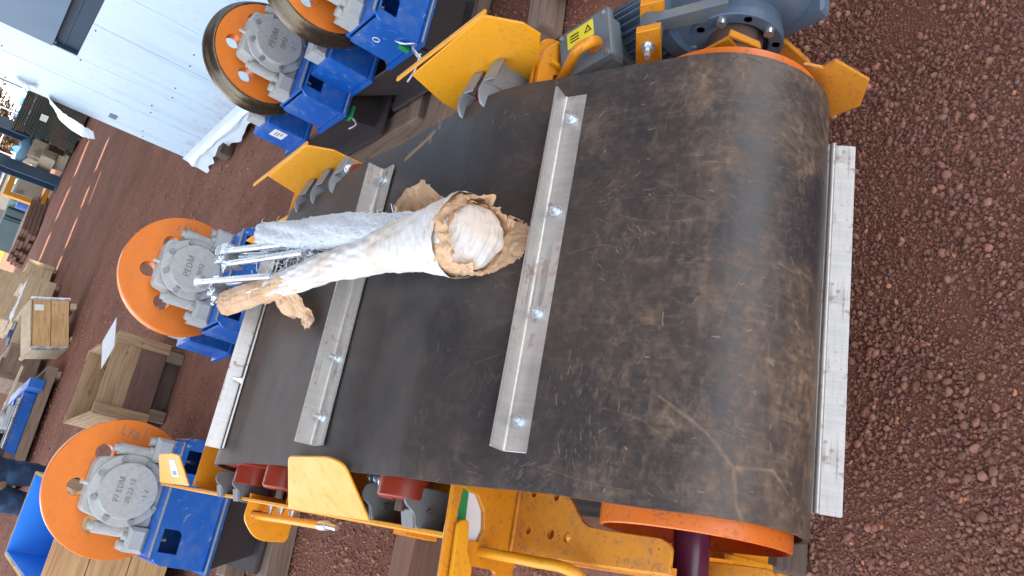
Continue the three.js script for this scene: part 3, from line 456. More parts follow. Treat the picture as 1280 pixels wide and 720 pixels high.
  rg([[-2.57, 0.945], [-2.235, 0.955], [-2.185, 0.885], [-2.185, 0.70], [-2.60, 0.70], [-2.62, 0.80]], [[-2.71, 0.948], [-2.235, 0.957], [-2.235, 0.951], [-2.71, 0.942]], 'yellow side guard plate at the far end');
  rg([[-1.625, 0.940], [-1.295, 0.958], [-1.245, 0.885], [-1.243, 0.835], [-1.36, 0.74], [-1.36, 0.68], [-1.66, 0.68], [-1.664, 0.82]], [[-1.685, 0.952], [-1.29, 0.960], [-1.29, 0.954], [-1.685, 0.946]], 'large yellow side guard plate near the motor');
  // roller brackets
  const lobe = (x, z, y, s = 1) => plateX(x, [[z - 0.065, 0.66], [z + 0.065, 0.66], [z + 0.065 * s, y - 0.03, 0.02], [z + 0.03 * s, y, 0.018], [z - 0.02 * s, y - 0.005, 0.02], [z - 0.03, y - 0.05, 0.02], [z - 0.065, y - 0.06, 0.015]], 0.008, [circlePath(z, 0.765, 0.012)]);
  const brR = (zs, bz) => { const lob = (z, k) => [plateZ(z, [[0.99, 0.70], [0.99, 0.858, 0.02], [1.022, 0.872, 0.016], [1.100, 0.852, 0.018], [1.121, 0.842, 0.012], [1.136, 0.70]].map(([x, y, r]) => [x, y, r ?? 0]), 0.007), plate3([[1.052, 0.862, z], [1.120, 0.842, z], [1.118, 0.835, z + 0.028], [1.055, 0.850, z + 0.028]], 0.005), rod([1.060, 0.70, z + 0.004], [1.055, 0.858, z + 0.004], 0.0035, 8)]; const b = part('roller_bracket', conveyor, M.bracket, zs.map(lob), box(0.12, 0.012, 0.30, 1.07, 0.70, zs[0] - 0.06)); if (bz) part('bolt', b, M.zinc, bolt([1.085, 0.822, bz + 0.006], [-0.1, 0.1, 1], 0.012, 0.006)); };
  brR([-1.400, -1.485], 0); brR([-2.19, -2.325, -2.45], -2.19);
  const brL = (z, x, y, k) => { const b = part('roller_bracket', conveyor, M.bracketDull, plateZ(z, [[x - 0.034, y - 0.085], [x - 0.034, y + 0.012, 0.01], [x - 0.006, y + 0.020, 0.012], [x + 0.012, y + 0.052, 0.018], [x + 0.044, y + 0.045, 0.016], [x + 0.050, y - 0.02, 0.03], [x + 0.046, y - 0.085]], 0.007, [circlePath(x + 0.002, y - 0.012, 0.0075, 14)]), plate3([[x - 0.034, y + 0.012, z], [x + 0.002, y + 0.024, z], [x + 0.002, y + 0.022, z - 0.05], [x - 0.034, y + 0.010, z - 0.05]], 0.005)); part('bolt', b, M.hub, rod([x + 0.002, y - 0.012, z + 0.012], [x + 0.002, y - 0.012, z - 0.06], 0.0065, 10)); };
  brL(-1.455, 0.090, 0.752); brL(-1.66, 0.095, 0.742); brL(-2.50, 0.100, 0.745); brL(-2.66, 0.108, 0.745);
  part('pipe', conveyor, M.hub, rod([0.07, 0.70, -1.60], [0.30, 0.70, -1.60], 0.012), rod([0.09, 0.68, -1.72], [0.30, 0.68, -1.72], 0.016));
  part('spring', conveyor, M.zinc, rod([0.16, 0.74, -1.72], [0.15, 0.75, -1.60], 0.017), ...[0, 1, 2, 3].map((k) => new THREE.TorusGeometry(0.019, 0.005, 8, 16).translate(0.158 - k * 0.003, 0.743 + k * 0.003, -1.70 + k * 0.03)));
  part('side_label', conveyor, M.white, plateZ(-1.3535, [[0.05, 0.66], [0.16, 0.66], [0.16, 0.76], [0.05, 0.76]], 0.002)); part('side_label', conveyor, M.green, plateZ(-1.3515, [[0.05, 0.712], [0.16, 0.722], [0.16, 0.742], [0.05, 0.732]], 0.002));
  // nose plate and gusset beyond the drum
  part('nose_plate', conveyor, M.amberDusty, plateX(1.052, [[-0.90, 0.50], [-0.85, 0.485], [-0.808, 0.489], [-0.786, 0.458], [-0.755, 0.464], [-0.738, 0.369], [-0.797, 0.300], [-0.90, 0.30]], 0.008));
  part('gusset', conveyor, M.amber, plateX(1.085, [[-1.20, 0.575], [-1.050, 0.608], [-0.900, 0.614], [-0.92, 0.50], [-1.20, 0.46]], 0.008), plate3([[1.085, 0.615, -0.900], [1.102, 0.612, -0.900], [1.102, 0.545, -0.878], [1.085, 0.540, -0.878]], 0.008));
  part('support_plate', conveyor, M.amberDusty, plateX(1.27, [[-1.10, 0.11], [-1.00, 0.11], [-0.962, 0.25], [-0.962, 0.36], [-1.10, 0.40]], 0.014));
  const clevis = (x) => plateX(x, [[-1.062, 0.718], [-1.012, 0.698], [-1.105, 0.590], [-1.16, 0.615]], 0.016);
  const cv = part('clevis', conveyor, M.amber, clevis(1.118), clevis(1.19)); part('bolt', cv, M.zinc, bolt([1.110, 0.668, -1.072], [-1, 0.15, 0.15], 0.012, 0.02));
}
{ // gear motor on the far end of the drum shaft
  const gm = part('gear_motor', conveyor, M.gear,
    new THREE.LatheGeometry([[0.0, 0], [0.10, 0], [0.125, 0.01], [0.150, 0.05], [0.160, 0.09], [0.150, 0.15], [0.12, 0.19], [0.10, 0.20], [0, 0.20]].map(([a, b]) => new THREE.Vector2(a, b)), 56).rotateZ(-Math.PI / 2).translate(1.235, DRUM.y + 0.01, -0.965),
    box(0.13, 0.17, 0.24, 1.33, 0.48, -0.96, 0.03), box(0.05, 0.030, 0.16, 1.262, 0.405, -0.90, 0.008), rod([1.27, 0.52, -0.98], [1.25, 0.56, -1.12], 0.085, 32), rod([1.44, 0.53, -0.90], [1.30, 0.51, -0.88], 0.055, 32));
  part('rib', gm, M.gear, ...[0, 1, 2, 3].map((k) => box(0.16, 0.014, 0.012, 1.34, 0.60 - k * 0.01, -0.93 + k * 0.032, 0.004)));
  part('casting_top', gm, M.gearDusty, new THREE.LatheGeometry([[0.0, 0], [0.075, 0], [0.09, 0.012], [0.09, 0.04], [0, 0.045]].map(([a, b]) => new THREE.Vector2(a, b)), 40).translate(1.40, 0.60, -0.86), box(0.11, 0.03, 0.14, 1.36, 0.59, -0.99, 0.02));
  part('bearing_cover', gm, M.gearDusty, rod([1.46, 0.50, -0.83], [1.34, 0.49, -0.82], 0.045, 32));
  const ring = ext(shapeOf([...Array(40)].map((_, i) => [0.105 * Math.cos(i / 40 * 6.2832), 0.105 * Math.sin(i / 40 * 6.2832)])), 0.024, [circlePath(0, 0, 0.072, 36)], 0.003).rotateY(-Math.PI / 2).translate(1.195, DRUM.y, DRUM.z);
  const fl = part('flange', gm, M.gear, ring, rod([1.205, DRUM.y, DRUM.z], [1.24, DRUM.y, DRUM.z], 0.10, 40));
  for (const a of [-2, 34, 70, 106, 142, 178, 214, 250, 286, 322]) { const p = [1.183, DRUM.y + 0.0885 * Math.sin(rad(a)), DRUM.z + 0.0885 * Math.cos(rad(a))]; if ([-2, 70, 142, 214, 286].includes(a)) part('bolt', fl, M.zinc, hexHead(p, [-1, 0, 0], 0.012, 0.014)); else part('bolt_hole', fl, M.dark, rod(p, [1.19, p[1], p[2]], 0.009)); }
  part('hub', gm, M.hub, rod([1.10, DRUM.y, DRUM.z], [1.22, DRUM.y, DRUM.z], 0.052, 36), rod([1.15, DRUM.y, DRUM.z], [1.21, DRUM.y, DRUM.z], 0.062, 36));
  part('torque_arm', gm, M.gearDusty, plate3([[1.165, 0.690, -1.060], [1.165, 0.662, -1.085], [1.205, 0.560, -0.955], [1.205, 0.600, -0.925]], 0.022), plate3([[1.165, 0.65, -1.10], [1.165, 0.63, -1.115], [1.20, 0.47, -1.09], [1.20, 0.50, -1.05]], 0.02), rod([1.125, 0.668, -1.072], [1.185, 0.668, -1.072], 0.026, 24));
  // finned motor lying away from the drum, terminal box on top
  const mz0 = -1.08, mz1 = -1.46, mx = 1.245, my = 0.575;
  part('motor_body', gm, M.gear, rod([mx, my, mz0], [mx, my, mz1], 0.074, 36), rod([mx, my, mz1], [mx, my, mz1 - 0.07], 0.088, 36), rod([mx, my, mz0 + 0.02], [mx, my, mz0 - 0.015], 0.09, 36));
  for (let k = 0; k < 22; k++) { const a = rad(40 + k * 13.2), c = Math.cos(a), s = Math.sin(a); const g = box(0.022, 0.004, mz0 - mz1 - 0.04, 0.083, 0, 0, 0.001).rotateZ(a).translate(mx, my, (mz0 + mz1) / 2); part('cooling_fin', gm, M.gear, g); }
  const tb = part('terminal_box', gm, M.gearDusty, box(0.115, 0.045, 0.135, 0, 0, 0, 0.012).translate(0, -0.035, 0), box(0.128, 0.018, 0.150, 0, 0, 0, 0.008).translate(0, -0.008, 0), box(0.09, 0.08, 0.10, 0.02, -0.085, 0));
  tb.position.set(1.152, 0.725, -1.222); tb.rotation.set(0.10, 0.16, 0.12);
  for (const [dx, dz] of [[-0.052, -0.063], [0.052, -0.063], [-0.052, 0.063], [0.052, 0.063]]) part('bolt', tb, M.zinc, hexHead([dx, 0.001, dz], [0, 1, 0], 0.0055));
  const yl = part('warning_label', tb, M.yellowLabel, box(0.044, 0.0014, 0.078, 0.034, 0.0016, -0.010, 0.0003)); yl.userData.label = 'yellow warning label';
  const tri = [[0, 0.012], [-0.011, -0.008], [0.011, -0.008]];
  part('warning_mark', yl, M.ink, ext(shapeOf(tri), 0.0008, [(() => { const p = new THREE.Path(); [[0, 0.007], [0.0065, -0.0055], [-0.0065, -0.0055]].forEach(([x, y], i) => (i ? p.lineTo(x, y) : p.moveTo(x, y))); p.closePath(); return p; })()], 0).rotateX(-Math.PI / 2).rotateY(-Math.PI / 2).translate(0.036, 0.0030, 0.014), ...[0, 1, 2].map((k) => box(0.003, 0.0008, 0.026, 0.042 - k * 0.008, 0.0030, -0.026, 0.0002)));
}

// ---------------------------------------------------------------- bundle of tie rods wrapped in cloth, lying along the belt
{
  const t = thing('wrapped_bundle', 'bundle of steel rods wrapped in white cloth and tan paper on the belt', 'bundle');
  const AX = [[0.574, 0.936, -1.165], [0.588, 0.937, -1.25], [0.612, 0.934, -1.40], [0.632, 0.929, -1.56], [0.648, 0.925, -1.78], [0.656, 0.924, -2.02], [0.662, 0.928, -2.28], [0.672, 0.934, -2.62]].map((p) => V(...p));
  const NX = [[0.640, 0.945, -1.36], [0.668, 0.948, -1.50], [0.700, 0.950, -1.66], [0.755, 0.950, -1.93], [0.812, 0.950, -2.20], [0.845, 0.948, -2.38]].map((p) => V(...p));
  const nax = new THREE.CatmullRomCurve3(NX);
  const ax0 = new THREE.CatmullRomCurve3(AX), ax = ax0;
  // a sleeve round the axis: rFn(t, a) radius, t in [t0, t1]
  function sleeve(t0, t1, rFn, nt = 90, na = 64, off = null, ax = ax0) {
    const pos = [], idx = [], up = V(0, 1, 0);
    for (let i = 0; i <= nt; i++) {
      const u = lerp(t0, t1, i / nt), c = ax.getPoint(clamp(u)), d = ax.getTangent(clamp(u)), sx = d.clone().cross(up).normalize(), sy = sx.clone().cross(d).normalize();
      for (let j = 0; j < na; j++) { const a = j / na * Math.PI * 2, r = rFn(i / nt, a, u); const q = c.clone().addScaledVector(sx, Math.cos(a) * r).addScaledVector(sy, Math.sin(a) * r * 0.86); if (off) q.add(off(i / nt, a)); if (q.y < 0.866) q.y = 0.866 - (0.866 - q.y) * 0.05; pos.push(q.x, q.y, q.z); }
    }
    for (let i = 0; i < nt; i++) for (let j = 0; j < na; j++) { const a = i * na + j, b = i * na + (j + 1) % na; idx.push(a, b, a + na, b, b + na, a + na); }
    const g = new THREE.BufferGeometry(); g.setAttribute('position', new THREE.Float32BufferAttribute(pos, 3)); g.setIndex(idx); g.computeVertexNormals(); return g;
  }
  const N = (x, y, s) => vn(x, y, 4096, 4096, s) - 0.5;
  const fold = (u, a, s) => 0.5 + 0.5 * Math.sin(a * 5 + u * 26 + 3 * N(u * 6, 2 + a, s)) ;
  // main cloth, spiral folds
  part('cloth_wrapping', t, M.cloth, sleeve(0.075, 0.965, (k, a, u) => {
    let r = lerp(0.083, 0.060, sst(0.10, 0.34, u)); r = lerp(r, 0.042, sst(0.32, 0.62, u)); r = lerp(r, 0.033, sst(0.62, 0.9, u));
    const ca = Math.cos(a), sa = Math.sin(a), sp = a + u * 9;
    return r * (1 + 0.07 * N(u * 14 + a * 1.3, ca * 2, 3)) + 0.0014 * Math.pow(0.5 + 0.5 * Math.sin(sp * 4 + 4 * N(u * 7, ca * 3, 5)), 4) + 0.0007 * Math.sin(sp * 13 + 7 * N(u * 9, sa * 4, 6)) * sst(0.3, 0.6, N(u * 11, sa * 2, 8) + 0.5) + 0.0035 * N(u * 60, a * 4, 7) + 0.005 * N(ca * 4 + u * 9, sa * 4, 9);
  }, 200, 96));
  // rounded end pad facing the camera
  { const g = new THREE.SphereGeometry(0.062, 96, 72).rotateX(Math.PI / 2); const p = g.attributes.position;
    for (let i = 0; i < p.count; i++) { const x = p.getX(i), y = p.getY(i), z = p.getZ(i), a = Math.atan2(y, x), rr = Math.hypot(x, y) / 0.066; const ring = 0.05 * sst(0.18, 0.6, rr) * (Math.pow(0.5 + 0.5 * Math.sin(a * 9 + 9 * N(x * 26, y * 26, 33)), 3) - 0.3) + 0.07 * Math.abs(N(x * 50, y * 50 + z * 30, 37)) + 0.03 * Math.abs(N(x * 140, y * 140 + z * 60, 39)); const m = 1 + 0.05 * N(x * 34, y * 34, 31) + ring + 0.025 * N(x * 90, (y + z) * 90, 35); p.setXYZ(i, x * m * 1.06, y * m * 1.08, z * m * 0.66); }
    g.deleteAttribute('uv'); g.deleteAttribute('normal'); const w = mergeVertices(g); w.computeVertexNormals(); w.rotateX(-0.55); w.translate(0.577, 0.938, -1.200);
    part('end_pad', t, M.cloth, w); }
  // torn paper collar round the pad, and paper lining spread on the belt
  part('paper_collar', t, M.paper, sleeve(0.0, 0.14, (k, a) => 0.069 + 0.009 * sst(0, 0.6, k) + 0.011 * N(a * 4, k * 5, 41) + 0.006 * N(a * 20, k * 14, 43) + 0.005 * Math.sin(a * 5 + 1) * (1 - k), 30, 90, (k, a) => V(0, 0, (1 - k) * (0.030 * N(a * 3, 1, 45) + 0.030 * N(a * 9, 1, 47) - 0.012 * Math.sin(a)))),
    sleeve(0.03, 0.13, (k, a) => 0.061 + 0.010 * k + 0.006 * N(a * 7, k * 4, 51), 20, 72, (k, a) => V(0, 0, (1 - k) * 0.02 * N(a * 6, 1, 53))));
  function sheet(outline, yOf, seed, nx = 60, cr = 1) {              // crumpled sheet with a ragged outline, [x, z] points
    const sh = shapeOf(outline), pts = sh.getPoints(4), bb = new THREE.Box2().setFromPoints(pts), pos = [], idx = [], inside = (x, z) => { let c = false; for (let i = 0, j = pts.length - 1; i < pts.length; j = i++) if ((pts[i].y > z) !== (pts[j].y > z) && x < (pts[j].x - pts[i].x) * (z - pts[i].y) / (pts[j].y - pts[i].y) + pts[i].x) c = !c; return c; };
    const w = bb.max.x - bb.min.x, h = bb.max.y - bb.min.y, ny = Math.round(nx * h / w), id = [];
    for (let j = 0; j <= ny; j++) for (let i = 0; i <= nx; i++) { const x = bb.min.x + w * i / nx, z = bb.min.y + h * j / ny, jx = 0.012 * N(x * 60, z * 60, seed + 9), jz = 0.012 * N(x * 60, z * 60, seed + 11); id.push(inside(x + jx, z + jz) ? pos.length / 3 : -1); if (id[id.length - 1] >= 0) pos.push(x + jx * 0.3, yOf(x, z) + cr * (0.024 * Math.abs(N(x * 18, z * 18, seed)) + 0.013 * Math.abs(N(x * 44, z * 44, seed + 3)) + 0.006 * Math.abs(N(x * 110, z * 110, seed + 5))), z + jz * 0.3); }
    for (let j = 0; j < ny; j++) for (let i = 0; i < nx; i++) { const a = id[j * (nx + 1) + i], b = id[j * (nx + 1) + i + 1], c = id[(j + 1) * (nx + 1) + i], d = id[(j + 1) * (nx + 1) + i + 1]; if (a >= 0 && b >= 0 && c >= 0) idx.push(a, c, b); if (b >= 0 && c >= 0 && d >= 0) idx.push(b, c, d); }
    const g = new THREE.BufferGeometry(); g.setAttribute('position', new THREE.Float32BufferAttribute(pos, 3)); g.setIndex(idx); g.computeVertexNormals(); return g;
  }
  const beltY = (z) => (z > -1.36 ? 0.849 + (-1.36 - z) * 0.395 : 0.856) + 0.005;
  part('paper_sheet', t, M.paper, sheet([[0.545, -1.34], [0.555, -1.25], [0.590, -1.205], [0.648, -1.180], [0.668, -1.215], [0.712, -1.30], [0.700, -1.40], [0.62, -1.42], [0.555, -1.41]], (x, z) => beltY(z) + 0.004 + 0.035 * sst(-1.26, -1.36, z), 61, 70, 0.7));
  part('paper_sheet', t, M.paper, sheet([[0.69, -1.32], [0.755, -1.43], [0.785, -1.47], [0.815, -1.50], [0.800, -1.545], [0.805, -1.60], [0.74, -1.66], [0.66, -1.66], [0.64, -1.45]], (x, z) => beltY(z) + 0.035 * sst(0.70, 0.79, x), 63, 44));
  part('paper_sheet', t, M.paper, sheet([[0.67, -2.42], [0.632, -2.36], [0.625, -2.25], [0.585, -2.22], [0.565, -2.12], [0.520, -2.06], [0.530, -2.00], [0.575, -2.03], [0.60, -2.08], [0.655, -2.10], [0.675, -2.2]], (x, z) => beltY(z) + 0.045 * sst(0.55, 0.66, x), 65, 60, 1.3), sleeve(0.70, 1.0, (k, a) => 0.035 + 0.006 * N(a * 4, k * 8, 71) + 0.004 * N(a * 14, k * 20, 73) + 0.008 * k * k, 50, 60));
  part('paper_scrap', t, M.paper, sheet([[0.76, -1.86], [0.81, -1.83], [0.82, -1.90], [0.77, -1.95]], () => 0.872, 67, 16)); part('paper_scrap', t, M.paper, sheet([[0.78, -2.12], [0.83, -2.10], [0.845, -2.16], [0.79, -2.19]], () => 0.872, 68, 16));
  // frayed netting along the right side
  { const g = sleeve(0.0, 1.0, (k, a) => (0.024 + 0.018 * sst(0, 0.5, k)) * (1 + 0.30 * N(a * 2 + k * 6, k * 9, 81)) + 0.004 * N(a * 10, k * 50, 83) + 0.0025 * N(k * 90, a * 7, 85) + 0.012 * Math.max(0, k - 0.93) * 14 * N(a * 6, 3, 87), 170, 56, null, nax);
    part('frayed_netting', t, M.netSheet, g);
    const r = rngOf(5), th = [];
    const fuzz = (c, sp, n, len, up) => { for (let i = 0; i < n; i++) { const q = []; const p = [c().x, 0, 0]; const b = c(); p[0] = b.x + (r() - 0.5) * sp; p[1] = b.y + up * (0.3 + 0.7 * r()); p[2] = b.z; const d = [(r() - 0.5) * 0.9, (r() - 0.5) * 0.3, (r() - 0.5) * 1.6]; for (let j = 0; j < 5; j++) { q.push([...p]); for (let m = 0; m < 3; m++) { d[m] += (r() - 0.5) * 1.3; p[m] += d[m] * len; } p[1] = clamp(p[1], 0.868, b.y + up + 0.008); } th.push(tube(q, 0.0005 + 0.0005 * r(), 8, 3)); } };
    fuzz(() => nax.getPoint(Math.pow(r(), 0.7)), 0.068, 150, 0.006, 0.034);
    fuzz(() => nax.getPoint(0.4 + 0.6 * r()).lerp(ax0.getPoint(0.62 + 0.3 * r()), 0.15 + 0.7 * r()), 0.03, 130, 0.010, 0.026);
    fuzz(() => nax.getPoint(0.97), 0.07, 30, 0.006, 0.03);
    const m = part('loose_threads', t, M.net, th); m.userData.kind = 'stuff'; }
  // tie rods, clevises and nuts at the far end
  const RODS = [[[0.880, 0.962, -2.79], [0.735, 0.955, -1.95]], [[0.812, 0.955, -2.66], [0.712, 0.950, -2.0]], [[0.795, 0.962, -2.95], [0.680, 0.950, -2.2]], [[0.765, 0.925, -2.72], [0.68, 0.92, -2.1]], [[0.850, 0.925, -2.66], [0.72, 0.925, -2.0]]];
  for (const [a, b] of RODS) part('tie_rod', t, M.zinc, rod(a, b, 0.0115, 18));
  const dir = [0.16, 0, -0.985];
  for (const a of [RODS[0][0], RODS[2][0]]) { const n = part('nut', t, M.zinc, hexHead([a[0] - dir[0] * 0.012, a[1], a[2] - dir[2] * 0.012], dir, 0.021, 0.018)); part('washer', n, M.zinc, along(new THREE.CylinderGeometry(0.025, 0.025, 0.004, 24), [a[0] - dir[0] * 0.02, a[1], a[2] - dir[2] * 0.02], dir)); }
  const cl = (x, y, z, s) => { const g = [box(0.012, 0.075 * s, 0.085 * s, -0.03, 0, 0, 0.004), box(0.012, 0.075 * s, 0.085 * s, 0.03, 0, 0, 0.004), box(0.07, 0.075 * s, 0.014, 0, 0, -0.04 * s, 0.004)].map((q) => q.rotateY(-0.16).translate(x, y, z)); const c = part('clevis', t, M.zinc, g); part('bolt', c, M.zinc, bolt([x - 0.038, y + 0.01, z + 0.005], [-1, 0.25, 0.15], 0.012, 0.014), bolt([x - 0.02, y + 0.035 * s, z + 0.02], [-0.2, 1, 0.2], 0.010, 0.012)); };
  cl(0.848, 0.945, -2.700, 1); cl(0.752, 0.925, -2.78, 0.85);
}

// ---------------------------------------------------------------- bogies: orange crane wheels on blue frames
const WHEEL_Y = 0.757;
function bogie(name, label, pos, turn, kind, lines, mark) {
  const t = thing(name, label, 'wheel unit', pos, turn, 'wheel units waiting in the yard');
  const wy = WHEEL_Y, seg = 72;
  const lathe = (pr) => new THREE.LatheGeometry(pr.map(([r, z]) => new THREE.Vector2(r, z)), seg).rotateX(Math.PI / 2).translate(0, wy, 0);   // profile in r, z
  const w = new THREE.Group(); w.name = 'wheel'; t.add(w);
  const holes = [...Array(6)].map((_, k) => circlePath(0.178 * Math.cos(rad(98 + 60 * k)), 0.178 * Math.sin(rad(98 + 60 * k)), 0.038, 28));
  const Rf = kind === 'front' ? 0.308 : 0.272;
  const face = ext(shapeOf([...Array(96)].map((_, i) => [Rf * Math.cos(i / 96 * 6.28319), Rf * Math.sin(i / 96 * 6.28319)])), 0.06, holes, 0.002).translate(0, wy, 0.0305);
  part('wheel_disc', w, M.orange, face, lathe([[0.10, 0.05], [0.10, 0.08], [0.06, 0.085]]));
  if (kind === 'front') part('tread', w, M.orange, lathe([[0.292, 0.058], [0.309, 0.056], [0.309, 0.034], [0.296, 0.028], [0.286, -0.06], [0.24, -0.06], [0.24, 0.02]]));
  else part('tread', w, M.brass, lathe([[0.266, 0.0595], [0.272, 0.0625], [0.281, 0.061], [0.284, 0.056], [0.286, 0.024], [0.290, 0.014], [0.305, 0.006], [0.309, 0.0], [0.309, -0.026], [0.303, -0.032], [0.24, -0.032], [0.24, 0.01]]));
  for (const [i, [x, y, s, str]] of mark.entries()) part('paint_mark', w, M.inkGrey, text(str, s, 0.0012).rotateZ(rad(-100)).translate(x, wy + y, 0.0608));
  // bearing housing with its round bolted cover
  const zh = 0.19, hs = part('bearing_housing', t, M.cast, ext(shapeOf([[-0.135, -0.14, 0.01], [0.135, -0.14, 0.01], [0.145, 0.02, 0.02], [0.115, 0.155, 0.03], [-0.115, 0.155, 0.03], [-0.145, 0.02, 0.02]]), 0.10, [], 0.004).translate(0, wy, zh - 0.05),
    ...[-1, 1].flatMap((s) => [rod([s * 0.168, wy - 0.10, zh - 0.01], [s * 0.168, wy + 0.085, zh - 0.01], 0.027, 20), box(0.11, 0.085, 0.12, s * 0.195, wy - 0.098, zh - 0.02, 0.016), box(0.04, 0.13, 0.06, s * 0.145, wy - 0.02, zh - 0.04, 0.01)]));
  const cov = part('bearing_cover', hs, M.cast, new THREE.LatheGeometry([[0, 0.052], [0.117, 0.052], [0.119, 0.050], [0.121, 0.034], [0.126, 0.024], [0.152, 0.022], [0.156, 0.018], [0.156, 0.006], [0.147, 0.004], [0.147, -0.01]].map(([r, z]) => new THREE.Vector2(r, z)).reverse(), seg).rotateX(Math.PI / 2).translate(0, wy, zh));
  for (let k = 0; k < 8; k++) { const a = rad(22.5 + 45 * k); part('bolt', hs, M.bracket, hexHead([0.1365 * Math.cos(a), wy + 0.1365 * Math.sin(a), zh + 0.022], [0, 0, 1], 0.0135, 0.018)); }
  for (const s of [-1, 1]) { part('bolt', hs, M.cast, hexHead([s * 0.168, wy + 0.085, zh - 0.01], [0, 1, 0], 0.018, 0.02)); part('bolt', hs, M.cast, hexHead([s * 0.225, wy - 0.055, zh - 0.01], [0, 1, 0], 0.022, 0.022)); part('bolt', hs, M.cast, hexHead([s * 0.185, wy - 0.055, zh + 0.015], [0, 1, 0], 0.018, 0.018)); }
  part('grease_nipple', hs, M.zinc, rod([0.0, wy + 0.15, zh - 0.04], [0.0, wy + 0.185, zh - 0.04], 0.008, 10));
  lines.forEach(([str, y, s], i) => part('lettering', hs, M.inkGrey, text(str, s, 0.002).translate(0, wy + y, zh + 0.0518)));
  // front box with two windows
  const win = (x) => { const p = new THREE.Path(); const a = [[-0.048, -0.040], [0.034, -0.040], [0.045, -0.032], [0.050, -0.018], [0.050, 0.040], [-0.048, 0.040]]; a.reverse().forEach(([dx, dy], i) => (i ? p.lineTo(x + dx * Math.sign(-x), 0.555 + dy) : p.moveTo(x + dx * Math.sign(-x), 0.555 + dy))); p.closePath(); return p; };
  const winC = (x) => { const w2 = win(x); return w2; };
  const H = [[-0.272, 0.385], [0.272, 0.385], [0.272, 0.585, 0.03], [0.245, 0.615, 0.02], [-0.245, 0.615, 0.02], [-0.272, 0.585, 0.03]];
  const fb = part('front_frame', t, M.blue, plateZ(0.355, H, 0.014, [winC(-0.17), winC(0.17)]), plateY(0.612, [[-0.25, 0.08], [0.25, 0.08], [0.25, 0.362], [-0.25, 0.362]], 0.012), plateX(-0.262, [[0.09, 0.385], [0.352, 0.385], [0.352, 0.60, 0.02], [0.09, 0.60, 0.02]], 0.012), plateX(0.262, [[0.09, 0.385], [0.352, 0.385], [0.352, 0.60, 0.02], [0.09, 0.60, 0.02]], 0.012), plateZ(0.085, [[-0.262, 0.385], [0.262, 0.385], [0.25, 0.61], [-0.25, 0.61]], 0.010), box(0.57, 0.022, 0.33, 0, 0.372, 0.225, 0.004), box(0.012, 0.21, 0.24, 0, 0.49, 0.22));
  for (const s of [-1, 1]) part('bolt', fb, M.zinc, bolt([s * 0.17, 0.60, 0.30], [0, -1, 0], 0.016, 0.02));
  part('weld_seam', fb, M.bracket, rod([-0.245, 0.622, 0.358], [0.245, 0.622, 0.358], 0.006, 8), rod([-0.28, 0.380, 0.392], [0.28, 0.380, 0.392], 0.006, 8));
  // rear box and the skirt down to the timbers
  part('rear_frame', t, M.blue, box(0.53, 0.20, 0.012, 0, 0.485, -0.36), box(0.53, 0.20, 0.012, 0, 0.485, -0.135), box(0.012, 0.20, 0.235, -0.262, 0.485, -0.248), box(0.012, 0.20, 0.235, 0.262, 0.485, -0.248), box(0.53, 0.012, 0.24, 0, 0.588, -0.248), box(0.57, 0.022, 0.29, 0, 0.372, -0.25, 0.004));
  for (const s of [-1, 1]) part('foot_block', t, M.cast, box(0.10, 0.075, 0.12, s * 0.195, 0.632, -0.235, 0.014));
  part('skirt', t, M.skirt, plate3([[-0.26, 0.362, 0.33], [0.26, 0.362, 0.33], [0.17, 0.135, 0.22], [-0.17, 0.135, 0.22]], 0.012), plate3([[-0.262, 0.362, 0.32], [-0.262, 0.362, -0.36], [-0.172, 0.135, -0.25], [-0.172, 0.135, 0.22]], 0.012), plate3([[0.262, 0.362, 0.32], [0.262, 0.362, -0.36], [0.172, 0.135, -0.25], [0.172, 0.135, 0.22]], 0.012), box(0.5, 0.02, 0.64, 0, 0.13, 0, 0.003));
  return t;
}
const bg1 = bogie('wheel_unit', 'nearest left orange wheel with blue frame, cover stamped with three short lines', [0.058, 0.0, -4.10], rad(-1), 'front', [['P/ EDM', 0.042, 0.024], ['20 22 12', -0.004, 0.020], ['1 2', -0.068, 0.019]], [[0.255, 0.06, 0.040, 'L'], [0.245, 0.015, 0.036, 'F8'], [0.262, -0.03, 0.04, '|']]);
const bg2 = bogie('wheel_unit', 'orange wheel with blue frame directly behind the far end of the white bundle', [1.13, -0.005, -4.25], rad(2), 'front', [['PEDM', 0.035, 0.031], ['2012', -0.022, 0.023]], [[0.235, 0.10, 0.03, 'l'], [0.24, 0.06, 0.045, 'H'], [0.25, 0.02, 0.03, 'l']]);
const bg3 = bogie('wheel_unit', 'complete orange wheel with steel tread and blue frame in front of the pale cabinet', [2.33, 0.03, -3.92], rad(-2), 'back', [['PEDM', 0.035, 0.031], ['2012', -0.022, 0.023], ['2', -0.075, 0.022]], []);
const bg4 = cloneThing(bg3, 'orange wheel with steel tread cut off by the picture edge, nearest the yellow guard', [2.42, 0.03, -3.20], rad(-2));
const bg5 = cloneThing(bg1, 'blue frame at the picture edge with only its lower part showing', [3.15, 0.03, -2.70], rad(8));
{ const r3 = bg3.getObjectByName('rear_frame'); const s = part('sticker', r3, M.sticker, box(0.0015, 0.075, 0.10, -0.2695, 0.50, -0.21, 0.0004)); s.userData.label = 'square white label'; part('print_mark', s, M.inkGrey, box(0.001, 0.006, 0.05, -0.2710, 0.515, -0.21, 0.0002), box(0.001, 0.006, 0.06, -0.2710, 0.50, -0.21, 0.0002), box(0.001, 0.006, 0.035, -0.2710, 0.485, -0.20, 0.0002));
  const f4 = bg4.getObjectByName('front_frame'); part('chalk_mark', f4, M.white, new THREE.TorusGeometry(0.016, 0.0025, 5, 20).rotateY(Math.PI / 2).translate(-0.2690, 0.52, 0.21)); }
